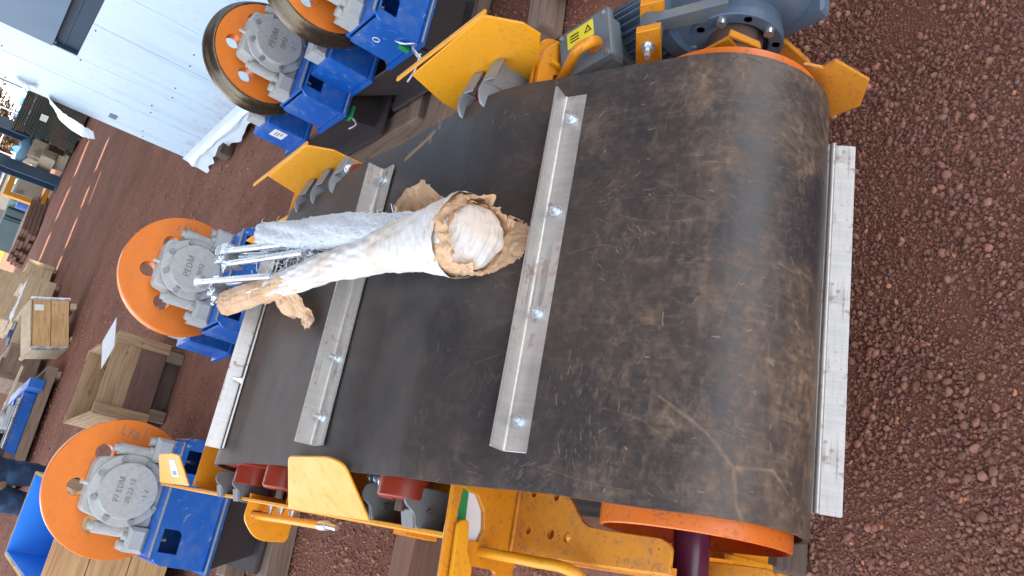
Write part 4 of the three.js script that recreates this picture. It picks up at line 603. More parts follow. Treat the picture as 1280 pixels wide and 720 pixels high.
// timbers the bogies stand on, each a thing of its own
function timber(label, len, w, h, [x, y, z], turn, mat = M.weathered, name = 'timber', group) { const m = part(name, scene, mat, plank(len, w, h, 'z', 0.006)); m.name = numbered(name); m.position.set(x, y, z); m.rotation.y = turn; tag(m, label, 'timber', group); return m; }
timber('short square timber under the front left of the nearest left wheel unit', 0.62, 0.12, 0.10, [-0.03, 0.06, -3.78], rad(90) + 0.1);
timber('timber under the back of the nearest left wheel unit', 0.66, 0.12, 0.10, [0.075, 0.06, -4.30], rad(92));
timber('timber under the wheel unit behind the white bundle', 0.66, 0.12, 0.10, [1.13, 0.055, -4.05], rad(92));
timber('timber under the front of the wheel unit beside the pale cabinet', 0.90, 0.11, 0.11, [2.36, 0.06, -3.74], rad(4));
timber('timber under the right of the wheel unit beside the pale cabinet', 0.90, 0.11, 0.11, [2.14, 0.06, -3.90], rad(4));
timber('thick timber under the wheel unit at the picture edge', 0.95, 0.13, 0.12, [2.30, 0.065, -3.12], rad(86));
timber('second timber under the wheel unit at the picture edge', 0.95, 0.13, 0.12, [2.55, 0.065, -3.36], rad(90));
timber('grey timber end lying below the yellow side guard', 0.24, 0.10, 0.08, [2.02, 0.045, -3.30], rad(20));
for (const [i, [x, z]] of [[2.42, -2.42], [2.60, -2.25], [2.80, -2.12]].entries()) timber(['pale timber block nearest the yellow guard under the blue edge frame', 'pale timber block in the middle under the blue edge frame', 'pale timber block farthest right under the blue edge frame'][i], 0.5, 0.11, 0.11, [x, 0.06, z], rad(95 + 4 * i), M.weathered, 'timber');
timber('dark timber baulk under the near end of the conveyor', 0.50, 0.12, 0.11, [0.36, 0.058, -1.12], rad(90), M.darkWood);
timber('brown timber baulk sticking out from under the conveyor beside the lift handle', 1.6, 0.13, 0.14, [0.62, 0.07, -2.50], rad(88), M.brown);
{ // cut strapping, loose on the frames
  const s = thing('strap_end', 'shiny cut packing strap with a green seal on the blue frame beside the yellow guard', 'strap');
  part('strap', s, M.zinc, tube([[2.12, 0.42, -2.86], [2.08, 0.44, -2.83], [2.03, 0.40, -2.80]], 0.008, 12, 5), tube([[2.15, 0.40, -2.86], [2.13, 0.46, -2.90], [2.16, 0.50, -2.95]], 0.007, 12, 5), tube([[2.11, 0.38, -2.87], [2.06, 0.36, -2.93], [2.0, 0.37, -2.96]], 0.007, 12, 5)); part('seal', s, M.green, box(0.02, 0.05, 0.03, 2.13, 0.44, -2.93));
  const s2 = thing('strap_end', 'green cut packing strap hanging at the corner of the wheel unit by the cabinet', 'strap');
  part('strap', s2, M.zinc, tube([[2.06, 0.36, -3.57], [2.02, 0.33, -3.55], [1.99, 0.35, -3.58]], 0.006, 12, 5)); part('seal', s2, M.green, box(0.07, 0.012, 0.05, 2.08, 0.36, -3.58));
  const w = thing('plastic_strap', 'loop of white plastic strapping hanging beside the far yellow guard', 'strap');
  const ws = (p) => tube(p, 0.009, 30, 4);
  part('strap', w, M.white, ws([[1.36, 0.70, -2.88], [1.46, 0.58, -3.16], [1.55, 0.42, -3.55], [1.58, 0.30, -3.80]]), ws([[1.38, 0.70, -2.86], [1.44, 0.55, -3.05], [1.47, 0.36, -3.4], [1.46, 0.2, -3.65]]), ws([[1.58, 0.30, -3.80], [1.52, 0.36, -3.5], [1.40, 0.50, -3.1], [1.30, 0.60, -2.78]]));
}

// ---------------------------------------------------------------- crates and boxes
function crateOf(name, label, category, pos, turn, w, h, d, { mat = M.pine, rows = 2, th = 0.022, skid = 0.07, front2 = null, battens = true, floor = true, lining = null } = {}) {
  const t = thing(name, label, category, pos, turn), y0 = skid, ph = h / rows;
  for (let k = 0; k < rows; k++) {
    const y = y0 + ph * (k + 0.5);
    for (const s of [-1, 1]) {
      const a = part('plank', t, s > 0 && front2 && k < front2[1] ? front2[0] : mat, plank(w - 0.004, th, ph - 0.006, 'x').translate(0, y, s * (d / 2 - th / 2) + 0.001 * (k % 2)));
      part('plank', t, mat, plank(d - 2 * th - 0.006, th, ph - 0.006, 'z').translate(s * (w / 2 - th / 2), y, 0.001 * (k % 2)));
    }
  }
  if (battens) for (const sx of [-1, 1]) for (const sz of [-1, 1]) part('batten', t, mat, plank(h + 0.01, 0.085, 0.024, 'y').translate(sx * (w / 2 - 0.045), y0 + h / 2, sz * (d / 2 + 0.013)));
  if (floor) { const n = Math.max(3, Math.round(d / 0.14)); for (let k = 0; k < n; k++) part('floor_board', t, mat, plank(w - 2 * th - 0.01, d / n - 0.008, 0.018, 'x').translate(0, y0 + 0.01, -d / 2 + d / n * (k + 0.5))); }
  if (skid) for (const s of [-1, 1]) part('skid', t, M.weathered, plank(d + 0.04, 0.09, skid - 0.002, 'z').translate(s * (w / 2 - 0.09), skid / 2, 0));
  if (lining) { const iw = w - 2 * th - 0.012, id = d - 2 * th - 0.012, l = 0.006; part('lining', t, lining, box(iw, h - 0.03, l, 0, y0 + h / 2 + 0.01, -id / 2), box(l, h - 0.03, id - 0.02, -iw / 2, y0 + h / 2 + 0.01, 0), box(l, h - 0.03, id - 0.02, iw / 2, y0 + h / 2 + 0.01, 0), box(iw, h - 0.03, l, 0, y0 + h / 2 + 0.01, id / 2), box(iw - 0.02, l, id - 0.02, 0, y0 + 0.026, 0)); }
  return t;
}
{
  crateOf('wooden_crate', 'open pine crate with a white sheet on its edge, between the two left wheels', 'crate', [0.895, 0.0, -7.30], rad(2.5), 0.66, 0.40, 1.05, { front2: [M.brown, 1], skid: 0.125, mat: M.aged });
  const pc = scene.getObjectByName('wooden_crate'); part('sole_board', pc, M.darkWood, plank(0.62, 0.11, 0.115, 'x').translate(0, 0.06, 0.42)); part('sole_board', pc, M.darkWood, plank(0.62, 0.11, 0.115, 'x').translate(0, 0.06, -0.42));
  const p = part('paper_sheet', scene, M.white, plate3([[1.37, 0.555, -6.93], [1.13, 0.500, -6.90], [0.94, 0.535, -6.92], [1.16, 0.585, -6.96]], 0.004)); p.name = numbered('paper_sheet'); tag(p, 'white sheet lying across the corner of the open pine crate', 'sheet');
  const b = part('plastic_bag', scene, M.zinc, wobble(new THREE.SphereGeometry(0.16, 24, 16).scale(1.0, 0.7, 1.2), 0.07, 22, 3)); b.name = numbered('plastic_bag'); b.position.set(0.74, 0.20, -7.15); tag(b, 'crinkled clear bag of fittings inside the open pine crate', 'bag');
  // blue lined box behind the left wheel
  const blueLin = flat(0.025, 0.27, 0.82, 0.45);
  const bx = crateOf('lined_box', 'open wooden box lined with bright blue sheet behind the left wheel', 'box', [-0.225, 0.0, -5.95], rad(-3), 0.58, 0.64, 1.56, { rows: 3, lining: blueLin, battens: false, skid: 0.11 });
  part('divider', bx, M.pale, box(0.50, 0.085, 0.035, -0.0, 0.50, -0.35), box(0.50, 0.085, 0.035, -0.0, 0.50, 0.30), box(0.03, 0.16, 0.62, 0.12, 0.46, -0.02));
  const c1 = part('carton', scene, M.white, box(0.13, 0.14, 0.26)); c1.name = 'carton'; c1.position.set(-0.20, 0.43, -6.02); c1.rotation.y = 0.1; tag(c1, 'small white carton inside the blue lined box', 'carton'); part('print_mark', c1, M.blue, box(0.05, 0.002, 0.06, 0.0, 0.0705, 0.03, 0.0004));
  const c2 = part('hose_coil', scene, M.dark, mergeGeometries([0, 1, 2].map((k) => new THREE.TorusGeometry(0.10 - k * 0.012, 0.014, 10, 36).rotateX(1.4 + k * 0.08).translate(0.01 * k, 0.02 * k, 0)))); c2.name = 'hose_coil'; c2.position.set(-0.33, 0.47, -5.62); tag(c2, 'black coiled hose inside the blue lined box', 'hose');
  const pl = thing('pallet', 'new pine pallet on the ground behind the left wheel unit', 'pallet', [-1.27, 0, -4.95], rad(-3));
  for (let k = 0; k < 3; k++) part('slat', pl, M.pine, plank(0.95, 0.135, 0.022, 'x').translate(0, 0.125, -0.15 + k * 0.15)); for (const s of [-1, 0, 1]) part('bearer', pl, M.pine, plank(0.44, 0.09, 0.09, 'z').translate(s * 0.42, 0.066, 0));
  // low crate of blue machine pieces
  const lc = crateOf('parts_crate', 'low weathered crate holding blue machine pieces behind the person', 'crate', [0.55, 0, -14.6], rad(6), 1.9, 0.14, 3.0, { mat: M.weathered, rows: 1, th: 0.04, skid: 0.06, battens: false });
  const mf = thing('machine_frame', 'blue painted machine frame lying in the low weathered crate behind the person', 'machine part', [0.52, 0.14, -14.2], rad(6));
  for (const x of [-0.72, 0.72]) part('beam', mf, M.blue, box(0.15, 0.2, 2.3, x, 0.12, 0, 0.012)); for (const z of [-0.9, -0.1, 0.75]) part('cross_beam', mf, M.blue, box(1.285, 0.17, 0.20, 0, 0.12, z, 0.012));
  for (const x of [-0.35, -0.1]) { const w = part('roller', mf, M.dark, rod([x, 0.28, 0.25], [x + 0.18, 0.28, 0.25], 0.10, 24)); part('hub', w, M.zinc, rod([x - 0.01, 0.28, 0.25], [x + 0.19, 0.28, 0.25], 0.035, 14)); }
  part('cast_block', mf, M.cast, box(0.35, 0.25, 0.4, 0.3, 0.16, 0.32, 0.03), rod([0.3, 0.28, 0.32], [0.3, 0.36, 0.32], 0.08, 20)); part('tie_rod', mf, M.zinc, rod([-0.5, 0.24, 1.0], [0.5, 0.24, 1.0], 0.03, 12));
  const tm2 = timber('pale board lying across the low weathered crate', 2.2, 0.12, 0.03, [0.6, 0.45, -14.2], rad(70), M.pale, 'board');
  const ch = part('wood_chip', scene, M.pale, box(0.16, 0.012, 0.07)); ch.name = 'wood_chip'; ch.position.set(0.27, 0.02, -9.6); ch.rotation.y = 0.8; tag(ch, 'pale wood offcut on the ground beside the pine crate', 'offcut');
  // leaning crate with two broad planks and tin edges
  const fc = thing('tin_edged_crate', 'brown two-plank crate with tin edged ends leaning on pale crates', 'crate', [2.36, 0.05, -14.1], rad(6));
  fc.rotation.order = 'YXZ'; fc.rotation.z = rad(17);
  for (let k = 0; k < 2; k++) part('plank', fc, M.pine, plank(0.72, 0.03, 0.235, 'x').translate(0, 0.16 + k * 0.245, 0.40));
  for (const s of [-1, 1]) { part('side_panel', fc, M.pale, box(0.02, 0.50, 0.78, s * 0.38, 0.28, 0)); part('tin_edge', fc, M.zinc, box(0.035, 0.52, 0.012, s * 0.375, 0.28, 0.419), box(0.012, 0.52, 0.05, s * 0.397, 0.28, 0.395)); part('skid', fc, M.pale, plank(0.9, 0.08, 0.07, 'z').translate(s * 0.26, -0.01, 0.05)); }
  part('back_panel', fc, M.pale, box(0.74, 0.50, 0.02, 0, 0.28, -0.38)); part('top_panel', fc, M.pale, box(0.76, 0.02, 0.80, 0, 0.54, 0.0)); part('paper_label', fc, M.white, box(0.09, 0.12, 0.003, 0.24, 0.44, 0.4175, 0.0005));
  // pale crates behind it
  crateOf('pale_crate', 'large pale open crate farthest back in the crate group', 'crate', [4.45, 0, -25.5], rad(12), 1.35, 0.95, 1.4, { mat: M.pale, rows: 1, battens: false, floor: true });
  crateOf('pale_crate', 'small pale slatted crate beside the largest pale crate', 'crate', [4.15, 0, -19.9], rad(12), 0.60, 0.50, 0.7, { mat: M.pale, rows: 3, battens: true });
  const fx = crateOf('pale_crate', 'long pale crate full of white fittings behind the tin edged crate', 'crate', [3.25, 0, -18.2], rad(8), 1.0, 0.50, 0.9, { mat: M.pale, rows: 2, battens: false });
  const r = rngOf(9); const fit = []; for (let i = 0; i < 90; i++) fit.push(box(0.05 + 0.06 * r(), 0.05, 0.05 + 0.05 * r(), 0, 0, 0, 0.01).rotateY(r() * 3).rotateX(r()).translate(3.25 + (r() - 0.5) * 0.85, 0.46 + r() * 0.1, -18.2 + (r() - 0.5) * 0.7)); const ft = part('white_fittings', scene, M.white, fit); ft.userData.kind = 'stuff'; tag(ft, 'heap of small white fittings in the long pale crate', 'fittings');
  const cb = crateOf('pale_crate', 'weathered plank box beside the person and low crate with a round sticker', 'crate', [1.78, 0, -16.0], rad(10), 0.62, 0.50, 0.9, { mat: M.weathered, rows: 2 });
  part('sticker', cb, M.white, new THREE.CylinderGeometry(0.035, 0.035, 0.003, 18).rotateX(Math.PI / 2).translate(0.08, 0.36, 0.452));
  const bxx = crateOf('pale_crate', 'open pale crate holding a dark blue block', 'crate', [2.45, 0, -16.6], rad(10), 0.85, 0.50, 1.0, { mat: M.pale, rows: 2, battens: false });
  const bb = part('blue_block', scene, M.blueDark, box(0.42, 0.30, 0.34, 0, 0, 0, 0.02), rod([0, 0.15, 0], [0, 0.2, 0], 0.08)); bb.name = 'blue_block'; bb.position.set(2.42, 0.42, -16.5); tag(bb, 'dark blue machine block inside the open pale crate', 'machine part');
}

// ---------------------------------------------------------------- a person standing behind the blue lined box (only the jeans show)
{
  const t = thing('person', 'person in blue jeans standing between the blue lined box and the low crate', 'person', [-0.03, 0, -7.25], rad(172));
  const smin = (a, b, k) => { const h = clamp(0.5 + 0.5 * (b - a) / k); return lerp(b, a, h) - k * h * (1 - h); };
  const cap = (p, a, b, ra, rb) => { const bx = b[0] - a[0], by = b[1] - a[1], bz = b[2] - a[2], px = p[0] - a[0], py = p[1] - a[1], pz = p[2] - a[2], h = clamp((px * bx + py * by + pz * bz) / (bx * bx + by * by + bz * bz)); return Math.hypot(px - bx * h, py - by * h, pz - bz * h) - lerp(ra, rb, h); };
  function iso(bones, k, c, half, res, grow = 0, extra = null) {
    const mc = new MarchingCubes(res, M.dark, false, false, 120000), hs = res / 2; mc.isolation = 0;
    for (let z = 0; z < res; z++) for (let y = 0; y < res; y++) for (let x = 0; x < res; x++) {
      const p = [c[0] + half * (x - hs) / hs, c[1] + half * (y - hs) / hs, c[2] + half * (z - hs) / hs]; let d = 9;
      for (const b of bones) d = smin(d, cap(p, ...b), k); d -= grow; if (extra) d = extra(p, d); mc.field[z * res * res + y * res + x] = -d;
    }
    mc.update(); const n = mc.count, pos = Array.from(mc.positionArray.slice(0, n * 3)).map((v, i) => c[i % 3] + half * v);
    let g = new THREE.BufferGeometry(); g.setAttribute('position', new THREE.Float32BufferAttribute(pos, 3)); g = mergeVertices(g, 1e-4); g.computeVertexNormals(); return g;
  }
  const legs = []; const arms = [];
  for (const s of [-1, 1]) { legs.push([[s * 0.09, 0.92, 0], [s * 0.125, 0.50, 0.02], 0.088, 0.062], [[s * 0.125, 0.50, 0.02], [s * 0.15, 0.10, -0.02], 0.060, 0.042]); arms.push([[s * 0.18, 1.42, 0], [s * 0.25, 1.14, -0.03], 0.055, 0.042], [[s * 0.25, 1.14, -0.03], [s * 0.20, 0.93, 0.06], 0.042, 0.032], [[s * 0.20, 0.93, 0.06], [s * 0.185, 0.86, 0.075], 0.034, 0.03]); }
  const torso = [[[0, 0.95, 0], [0, 1.15, 0.01], 0.13, 0.125], [[0, 1.15, 0.01], [0, 1.38, 0], 0.125, 0.14], [[-0.14, 1.42, 0], [0.14, 1.42, 0], 0.065, 0.065], [[0, 1.42, 0], [0, 1.56, 0.01], 0.06, 0.055]];
  const feet = [-1, 1].map((s) => [[s * 0.15, 0.06, -0.02], [s * 0.17, 0.04, 0.14], 0.045, 0.038]);
  const head = [[[0, 1.60, 0.02], [0, 1.68, 0.01], 0.075, 0.088], [[0, 1.59, 0.055], [0, 1.62, 0.06], 0.05, 0.055], [[0, 1.63, 0.105], [0, 1.615, 0.118], 0.012, 0.016], [[-0.085, 1.64, 0.0], [-0.088, 1.62, 0.0], 0.014, 0.012], [[0.085, 1.64, 0.0], [0.088, 1.62, 0.0], 0.014, 0.012]];
  part('body', t, flat(0.30, 0.17, 0.11, 0.6), iso([...legs, ...arms, ...torso, ...feet, ...head], 0.025, [0, 0.9, 0], 0.93, 84));
  const wr = (p, d) => d + 0.016 * (vn(p[0] * 11 + p[2] * 6, p[1] * 26 - p[0] * 14, 4096, 4096, 7) - 0.5) + 0.008 * (vn(p[0] * 30, p[1] * 50, 4096, 4096, 9) - 0.5);
  part('jeans', t, M.jeans, iso([...legs, [[-0.06, 0.96, 0], [0.06, 0.96, 0], 0.115, 0.115]], 0.03, [0, 0.55, 0], 0.58, 90, 0.014, (p, d) => Math.max(wr(p, d), p[1] - 1.02, 0.08 - p[1])));
  part('shirt', t, flat(0.06, 0.07, 0.09, 0.9), iso([...torso.slice(0, 3), ...arms.filter((_, i) => i % 3 < 2), [[0, 0.98, 0], [0, 1.1, 0], 0.135, 0.13]], 0.03, [0, 1.2, 0], 0.42, 70, 0.014, (p, d) => Math.max(wr(p, d), p[1] - 1.50, 0.92 - p[1])));
  for (const f of feet) part('boot', t, M.dark, iso([f, [[f[0][0], 0.05, -0.04], [f[0][0], 0.16, -0.02], 0.05, 0.052]], 0.03, [f[0][0], 0.10, 0.04], 0.2, 40, 0.012, (p, d) => Math.max(d, 0.004 - p[1])));
  part('hair', t, M.dark, iso([[[0, 1.68, -0.01], [0, 1.70, -0.02], 0.095, 0.095]], 0.02, [0, 1.68, 0], 0.16, 36, 0.004, (p, d) => Math.max(d, 1.645 - p[1] + 0.6 * Math.max(0, p[2] - 0.02))));
}

// ---------------------------------------------------------------- pale clad cabinet in its plastic wrapping
{
  const X = 3.42, Z0 = -8.22, Z1 = -2.2, Y0 = 0.12, Y1 = 3.6, t = thing('clad_cabinet', 'tall pale panelled cabinet with a recessed opening, wrapped at its foot in torn film', 'cabinet', [0, 0, 0]);
  const oz0 = -7.12, oz1 = -5.2, oy = 1.50;                            // opening
  const edges = [Z0, -7.62, -7.12, -6.46, -5.86, -5.2, -4.4, -3.6, -2.9, Z1];
  for (let i = 0; i + 1 < edges.length; i++) { const a = edges[i], b = edges[i + 1], inOpen = a >= oz0 - 0.01 && b <= oz1 + 0.01; const top = inOpen ? oy : Y1; part('panel', t, M.panel, box(0.03, top - Y0, b - a - 0.004, X, (top + Y0) / 2, (a + b) / 2 + 0.0, 0.005).translate(0.001 * (i % 2), 0, 0)); }
  part('back_body', t, M.panel, box(1.9, Y1 - Y0, 0.04, X + 0.97, (Y1 + Y0) / 2, Z0 + 0.02), box(1.9, Y1 - Y0, 0.04, X + 0.97, (Y1 + Y0) / 2, Z1 - 0.02), box(1.9, 0.04, Z1 - Z0, X + 0.97, Y1 - 0.02, (Z0 + Z1) / 2), box(0.03, Y1 - Y0, Z1 - Z0, X + 1.9, (Y1 + Y0) / 2, (Z0 + Z1) / 2), box(1.9, 0.06, Z1 - Z0, X + 0.97, Y0 + 0.03, (Z0 + Z1) / 2), box(0.02, Y1 - Y0, Z1 - Z0 - 0.1, X + 0.06, (Y1 + Y0) / 2, (Z0 + Z1) / 2).translate(0.3, 0, 0));
  part('reveal', t, M.slateDark, box(0.02, 0.20, oz1 - oz0 - 0.01, X + 0.045, oy + 0.10, (oz0 + oz1) / 2), box(0.07, 0.012, oz1 - oz0, X + 0.03, oy - 0.002, (oz0 + oz1) / 2), box(0.07, Y1 - oy, 0.012, X + 0.03, (Y1 + oy) / 2, oz0 - 0.002), box(0.07, Y1 - oy, 0.012, X + 0.03, (Y1 + oy) / 2, oz1 + 0.002), box(0.006, 0.012, oz1 - oz0 - 0.02, X + 0.030, oy + 0.12, (oz0 + oz1) / 2));
  part('door_leaf', t, M.slate, box(0.05, Y1 - oy - 0.19, oz1 - oz0 - 0.03, X - 0.012, (Y1 + oy) / 2 + 0.095, (oz0 + oz1) / 2 + 0.012), box(0.03, Y1 - oy - 0.17, 0.05, X + 0.02, (Y1 + oy) / 2 + 0.085, oz0 + 0.02));
  const rs = rngOf(31); const sc = [];
  for (let i = 0; i + 1 < edges.length; i++) for (let k = 0; k < 2; k++) { const y = 0.5 + k * 1.3 + 0.3 * rs(), z = edges[i] + 0.06 + 0.02 * rs(); if (z > oz0 - 0.02 && z < oz1 && y > oy - 0.05) continue; sc.push([y, z]); if (rs() > 0.6) sc.push([y + 0.03, z + 0.12 + 0.1 * rs()]); }
  for (let z = oz0 - 0.03; z < oz1; z += 0.6) sc.push([oy - 0.035, z]);
  for (const [y, z] of sc) part('screw', t, M.slateDark, along(new THREE.CylinderGeometry(0.005, 0.008, 0.006, 8), [X - 0.018, y, z], [-1, 0, 0]));
  part('vent_tag', t, M.slate, box(0.006, 0.07, 0.09, X - 0.020, 1.02, -7.98));
  // torn film round the foot: a crumpled skirt with a ragged lower edge
  const g = new THREE.PlaneGeometry(Z1 - Z0 + 0.08, 0.36, 150, 14), p = g.attributes.position;
  for (let i = 0; i < p.count; i++) { const u = p.getX(i), v = p.getY(i), k = (0.18 - v) / 0.36, n = vn(u * 2.6, 3 + k * 1.2, 4096, 64, 3) - 0.5, n2 = vn(u * 8, k * 3, 4096, 64, 5) - 0.5; const z = u + (Z0 + Z1) / 2; const fold = Math.exp(-Math.pow((k - 0.45) / 0.10, 2)); p.setXYZ(i, X - 0.020 - 0.035 * k - 0.02 * fold - 0.03 * k * n - 0.015 * k * n2, 0.27 - k * (0.235 + 0.12 * n + 0.06 * n2), z + 0.02 * n2 * k); }
  g.computeVertexNormals(); part('torn_film', t, M.film, g);
  const fl = (pts, w, seed) => { const c = new THREE.CatmullRomCurve3(pts.map((q) => V(...q))), pos = [], idx = []; for (let i = 0; i <= 24; i++) { const q = c.getPoint(i / 24); for (let j = 0; j <= 4; j++) { const o = (j / 4 - 0.5) * w * (0.6 + 0.6 * Math.sin(i / 24 * 3)); pos.push(q.x - 0.03 * Math.abs(vn(i * 0.6, j * 0.8, 64, 64, seed) - 0.5), q.y + o * 0.3, q.z + o); } } for (let i = 0; i < 24; i++) for (let j = 0; j < 4; j++) { const a = i * 5 + j; idx.push(a, a + 5, a + 1, a + 1, a + 5, a + 6); } const g2 = new THREE.BufferGeometry(); g2.setAttribute('position', new THREE.Float32BufferAttribute(pos, 3)); g2.setIndex(idx); g2.computeVertexNormals(); return g2; };
  part('film_flap', t, M.film, fl([[X - 0.02, 1.55, -8.20], [X - 0.10, 1.40, -8.28], [X - 0.14, 1.22, -8.30], [X - 0.12, 1.08, -8.36]], 0.26, 7)); part('film_flap', t, M.film, fl([[X - 0.03, 1.85, -8.05], [X - 0.05, 1.75, -8.08], [X - 0.04, 1.68, -8.02]], 0.1, 9));
  timber('dark timber under the far foot of the pale cabinet', 2.0, 0.14, 0.11, [X + 0.85, 0.06, -7.5], rad(90), M.darkWood); timber('dark timber under the middle of the pale cabinet', 2.1, 0.14, 0.11, [X + 0.80, 0.06, -5.9], rad(90), M.darkWood); timber('dark timber under the near foot of the pale cabinet', 2.1, 0.14, 0.11, [X + 0.80, 0.06, -4.3], rad(90), M.darkWood);
}

// ---------------------------------------------------------------- far side of the yard
{
  const COLS = [[11.35, -31.2], [10.05, -31.2], [13.2, -31.2]];
  const iBeam = (h) => [box(0.42, h, 0.035, 0, h / 2, 0.19), box(0.42, h, 0.035, 0, h / 2, -0.19), box(0.03, h, 0.35, 0, h / 2, 0)];
  const shed = thing('open_shed', 'open steel shed whose blue grey columns stand at the far edge of the yard', 'shed');
  COLS.forEach(([x, z], i) => { const c = part('column', shed, M.colSteel, iBeam(8.75).map((g) => g.rotateY(0.25).translate(x, 0, z))); c.userData.label = ['middle blue grey column behind the ribbed sheets', 'blue grey column farthest left behind the yellow frame', 'blue grey column touching the cabinet edge'][i]; part('base_plate', c, M.colSteel, box(0.6, 0.04, 0.6, x, 0.02, z)); });
  const stack = thing('sheet_stack', 'dark tall stack of ribbed sheeting beside the cabinet edge', 'stack', [12.4, 0, -30.2], rad(-20));
  for (let k = 0; k < 26; k++) part('ribbed_sheet', stack, M.sheetPile, box(2.5 + 0.15 * R(), 0.069, 2.2, 0.1 * (R() - 0.5), 0.09 + k * 0.072, 0.06 * (R() - 0.5), 0.02)); part('paper_label', stack, M.white, box(0.22, 0.22, 0.01, -0.6, 1.2, 1.16)); for (const s of [-0.8, 0.8]) part('bearer', stack, M.darkWood, box(0.12, 0.07, 2.2, s, 0.035, 0));
  const pile = thing('scrap_pile', 'heap of pale concrete blocks and plates in front of the columns', 'heap', [10.9, 0, -31.6], 0.3);
  for (let k = 0; k < 9; k++) part('block', pile, M.concrete, box(0.5 + 0.7 * R(), 0.25 + 0.3 * R(), 0.5 + 0.4 * R(), 0, 0, 0, 0.03).rotateY(R() - 0.5).rotateZ(0.2 * (R() - 0.5)).translate((R() - 0.5) * 1.3, 0.2 + k * 0.12, (R() - 0.5) * 0.8));
  part('blue_tarpaulin', pile, flat(0.25, 0.50, 0.70, 0.5), wobble(new THREE.SphereGeometry(0.42, 20, 14).scale(1.4, 0.45, 0.7), 0.12, 4, 7).translate(-0.1, 1.35, 0.2));
  part('red_plate', pile, flat(0.16, 0.07, 0.06, 0.7), box(0.9, 0.5, 0.06, 0.15, 0.45, 0.75).rotateY(0.15));
  const yf = thing('yellow_frame', 'yellow steel frame standing far off between the columns', 'frame', [9.95, 0, -32.6], 0.25);
  part('post', yf, M.yellow, box(0.16, 1.35, 0.16, -0.5, 0.68, 0)); part('post', yf, M.yellow, box(0.16, 1.35, 0.16, 0.55, 0.68, 0)); part('beam', yf, M.yellow, box(1.2, 0.20, 0.2, 0, 1.3, 0)); part('beam', yf, M.yellow, box(1.2, 0.14, 0.16, 0, 0.15, 0)); part('plate', yf, M.concrete, box(0.8, 0.8, 0.06, 0.05, 0.7, 0.02));
  const bar = thing('barrel', 'small blue drum far off beside the yellow frame', 'drum', [9.75, 0, -33.8]); part('body', bar, M.blue, rod([0, 0.02, 0], [0, 0.85, 0], 0.29, 28)); part('hoop', bar, M.blue, new THREE.TorusGeometry(0.292, 0.015, 6, 28).rotateX(Math.PI / 2).translate(0, 0.3, 0), new THREE.TorusGeometry(0.292, 0.015, 6, 28).rotateX(Math.PI / 2).translate(0, 0.6, 0));
  const sl = thing('sleeper_stack', 'low stack of brown sleepers with ragged ends on the far ground', 'stack', [8.6, 0, -32.6], rad(38));
  for (let k = 0; k < 4; k++) for (let j = 0; j < 7; j++) part('sleeper', sl, M.brown, plank(2.3 + 0.15 * R(), 0.2, 0.11, 'x').translate(0.25 * (R() - 0.5), 0.07 + k * 0.125, -0.75 + j * 0.23));
  const dm = thing('skip', 'dark teal waste skip on the far edge of the yard', 'skip', [10.35, 0, -37.0], rad(35)); const teal = paint([0.03, 0.085, 0.095], { rmap: false, px: 256, seed: 131, size: 1 });
  part('body', dm, teal, box(3.6, 0.9, 0.06, 0, 0.6, 0.8), box(3.6, 0.9, 0.06, 0, 0.6, -0.8), box(0.06, 0.9, 1.6, -1.8, 0.6, 0), box(0.06, 0.9, 1.6, 1.8, 0.6, 0), box(3.6, 0.08, 1.6, 0, 0.18, 0)); for (let k = 0; k < 7; k++) part('rib', dm, teal, box(0.08, 0.85, 0.06, -1.6 + k * 0.53, 0.6, 0.86));
  const gb = thing('site_box', 'grey brown site box with small white notices behind the skip', 'container', [11.2, 0, -40.2], rad(35)); part('wall', gb, flat(0.15, 0.14, 0.13, 0.7), box(2.6, 1.5, 1.6, 0, 0.8, 0)); part('notice', gb, M.white, box(0.35, 0.3, 0.02, 0.8, 1.2, 0.812)); part('notice', gb, M.white, box(0.22, 0.2, 0.02, 0.5, 0.8, 0.812)); part('roof', gb, M.concrete, box(2.75, 0.06, 1.75, 0, 1.58, 0));
  const bld = thing('striped_building', 'long pale building with blue and yellow bands beyond the yard', 'building', [16.5, -0.1, -62], rad(30));
  part('wall', bld, M.white, box(26, 5, 8, 0, 2.5, 0)); part('band', bld, flat(0.75, 0.42, 0.03, 0.6), box(26.02, 0.9, 0.1, 0, 0.5, 4.03)); part('roof', bld, M.roof, box(26.6, 0.2, 8.6, 0, 5.1, 0)); for (let k = 0; k < 16; k++) part('blue_panel', bld, flat(0.05, 0.22, 0.62, 0.6), box(0.9, 1.2, 0.08, -12 + k * 1.6, 1.9, 4.03));
  // trees beyond
  const leafM = flat(0.16, 0.12, 0.075, 0.9, 0, { side: THREE.DoubleSide });
  const tree = (label, x, z, h, seed) => { const t = thing('tree', label, 'tree', [x, -0.1, z]), r = rngOf(seed), leaves = [], limbs = [rod([0, 0, 0], [0.1, h * 0.45, 0], 0.22, 10, 0.14)]; const tips = []; for (let i = 0; i < 9; i++) { const a = r() * 6.28, l = h * (0.2 + 0.25 * r()), b = [0.1, h * (0.3 + 0.15 * r()), 0], e = [b[0] + Math.cos(a) * l * 0.8, b[1] + l * (0.6 + 0.5 * r()), b[2] + Math.sin(a) * l * 0.8]; limbs.push(rod(b, e, 0.09, 7, 0.03)); tips.push(e); } for (const e of tips) for (let i = 0; i < 420; i++) { const d = [r() - 0.5, r() - 0.5, r() - 0.5].map((q) => q * h * 0.32), s = 0.10 + 0.12 * r(); leaves.push(new THREE.PlaneGeometry(s, s * 0.6).rotateX(r() * 3).rotateY(r() * 6).translate(e[0] + d[0], e[1] + d[1], e[2] + d[2])); } part('trunk', t, M.brown, limbs); part('crown', t, leafM, leaves); };
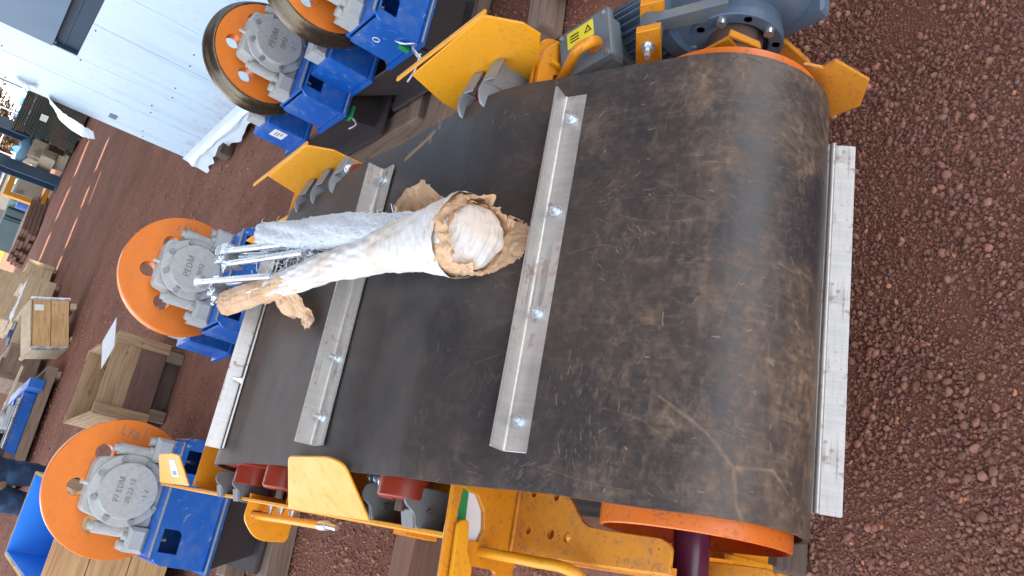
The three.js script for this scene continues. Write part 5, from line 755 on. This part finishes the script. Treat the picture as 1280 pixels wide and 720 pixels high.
  tree('thin brownish tree at the far right behind the columns', 22.5, -48, 7, 3); tree('low brownish bush tree beyond the yellow frame', 15.2, -47, 4.2, 5); tree('scrubby dry tree beyond the columns', 17.5, -50, 5, 6); 
  const fence = thing('scaffold_frame', 'thin tube scaffold far off between the right columns', 'scaffold', [16.2, 0, -41]); const tb = []; for (let k = 0; k < 6; k++) part('upright', fence, M.zinc, rod([-2.5 + k, 0, 0], [-2.5 + k, 5, 0], 0.03, 8)); for (let k = 1; k < 5; k++) part('ledger', fence, M.zinc, rod([-2.5, k * 1.1, 0.05], [2.5, k * 1.1, 0.05], 0.03, 8));
}
// ---------------------------------------------------------------- the open shed whose roof shades the yard (outside the picture)
{
  const t = scene.getObjectByName('open_shed');
  const y = 9.0, x0 = -3.5, x1 = 34;
  // sheets with narrow light gaps between some of them
  const dx = SUN.x / SUN.y * y, dz = SUN.z / SUN.y * y, rows = [[-24.0, 0.60, [[5.6, 6.5], [6.9, 8.0], [8.4, 9.6]]], [-18.2, 0.36, [[3.9, 4.55], [4.75, 5.5], [5.75, 6.3], [6.7, 7.6]]], [-16.9, 0.14, [[5.5, 6.3]]]];   // where single sheets are missing: z, width, spans on the ground
  let zc = -31.6; const sheet = (xa, xb, za, zb) => part('roof_sheet', t, M.roof, box(xb - xa, 0.08, zb - za - 0.002, (xa + xb) / 2, y, (za + zb) / 2));
  for (const [gz, w, spans] of rows) { const za = gz + dz - w / 2, zb = gz + dz + w / 2; sheet(x0, x1, zc, za); let xc = x0; for (const [a, b] of spans) { sheet(xc, a + dx, za, zb); xc = b + dx; } sheet(xc, x1, za, zb); zc = zb; }
  for (const zn of [-6.4, -0.4, 5.6, 11.6]) { sheet(x0, x1, zc, zn); zc = zn; }
  for (const z of [-30, -18, -6, 6]) part('rafter', t, M.colSteel, box(x1 - x0, 0.35, 0.2, (x0 + x1) / 2, y - 0.23, z));
  for (const [x, z] of [[-3.2, 11.3], [-3.2, 2], [34, 11.3], [34, -10], [34, -31]]) part('column', t, M.colSteel, box(0.3, 8.6, 0.3, x, 4.3, z));
}
//@@TAIL
renderer.render(scene, camera);
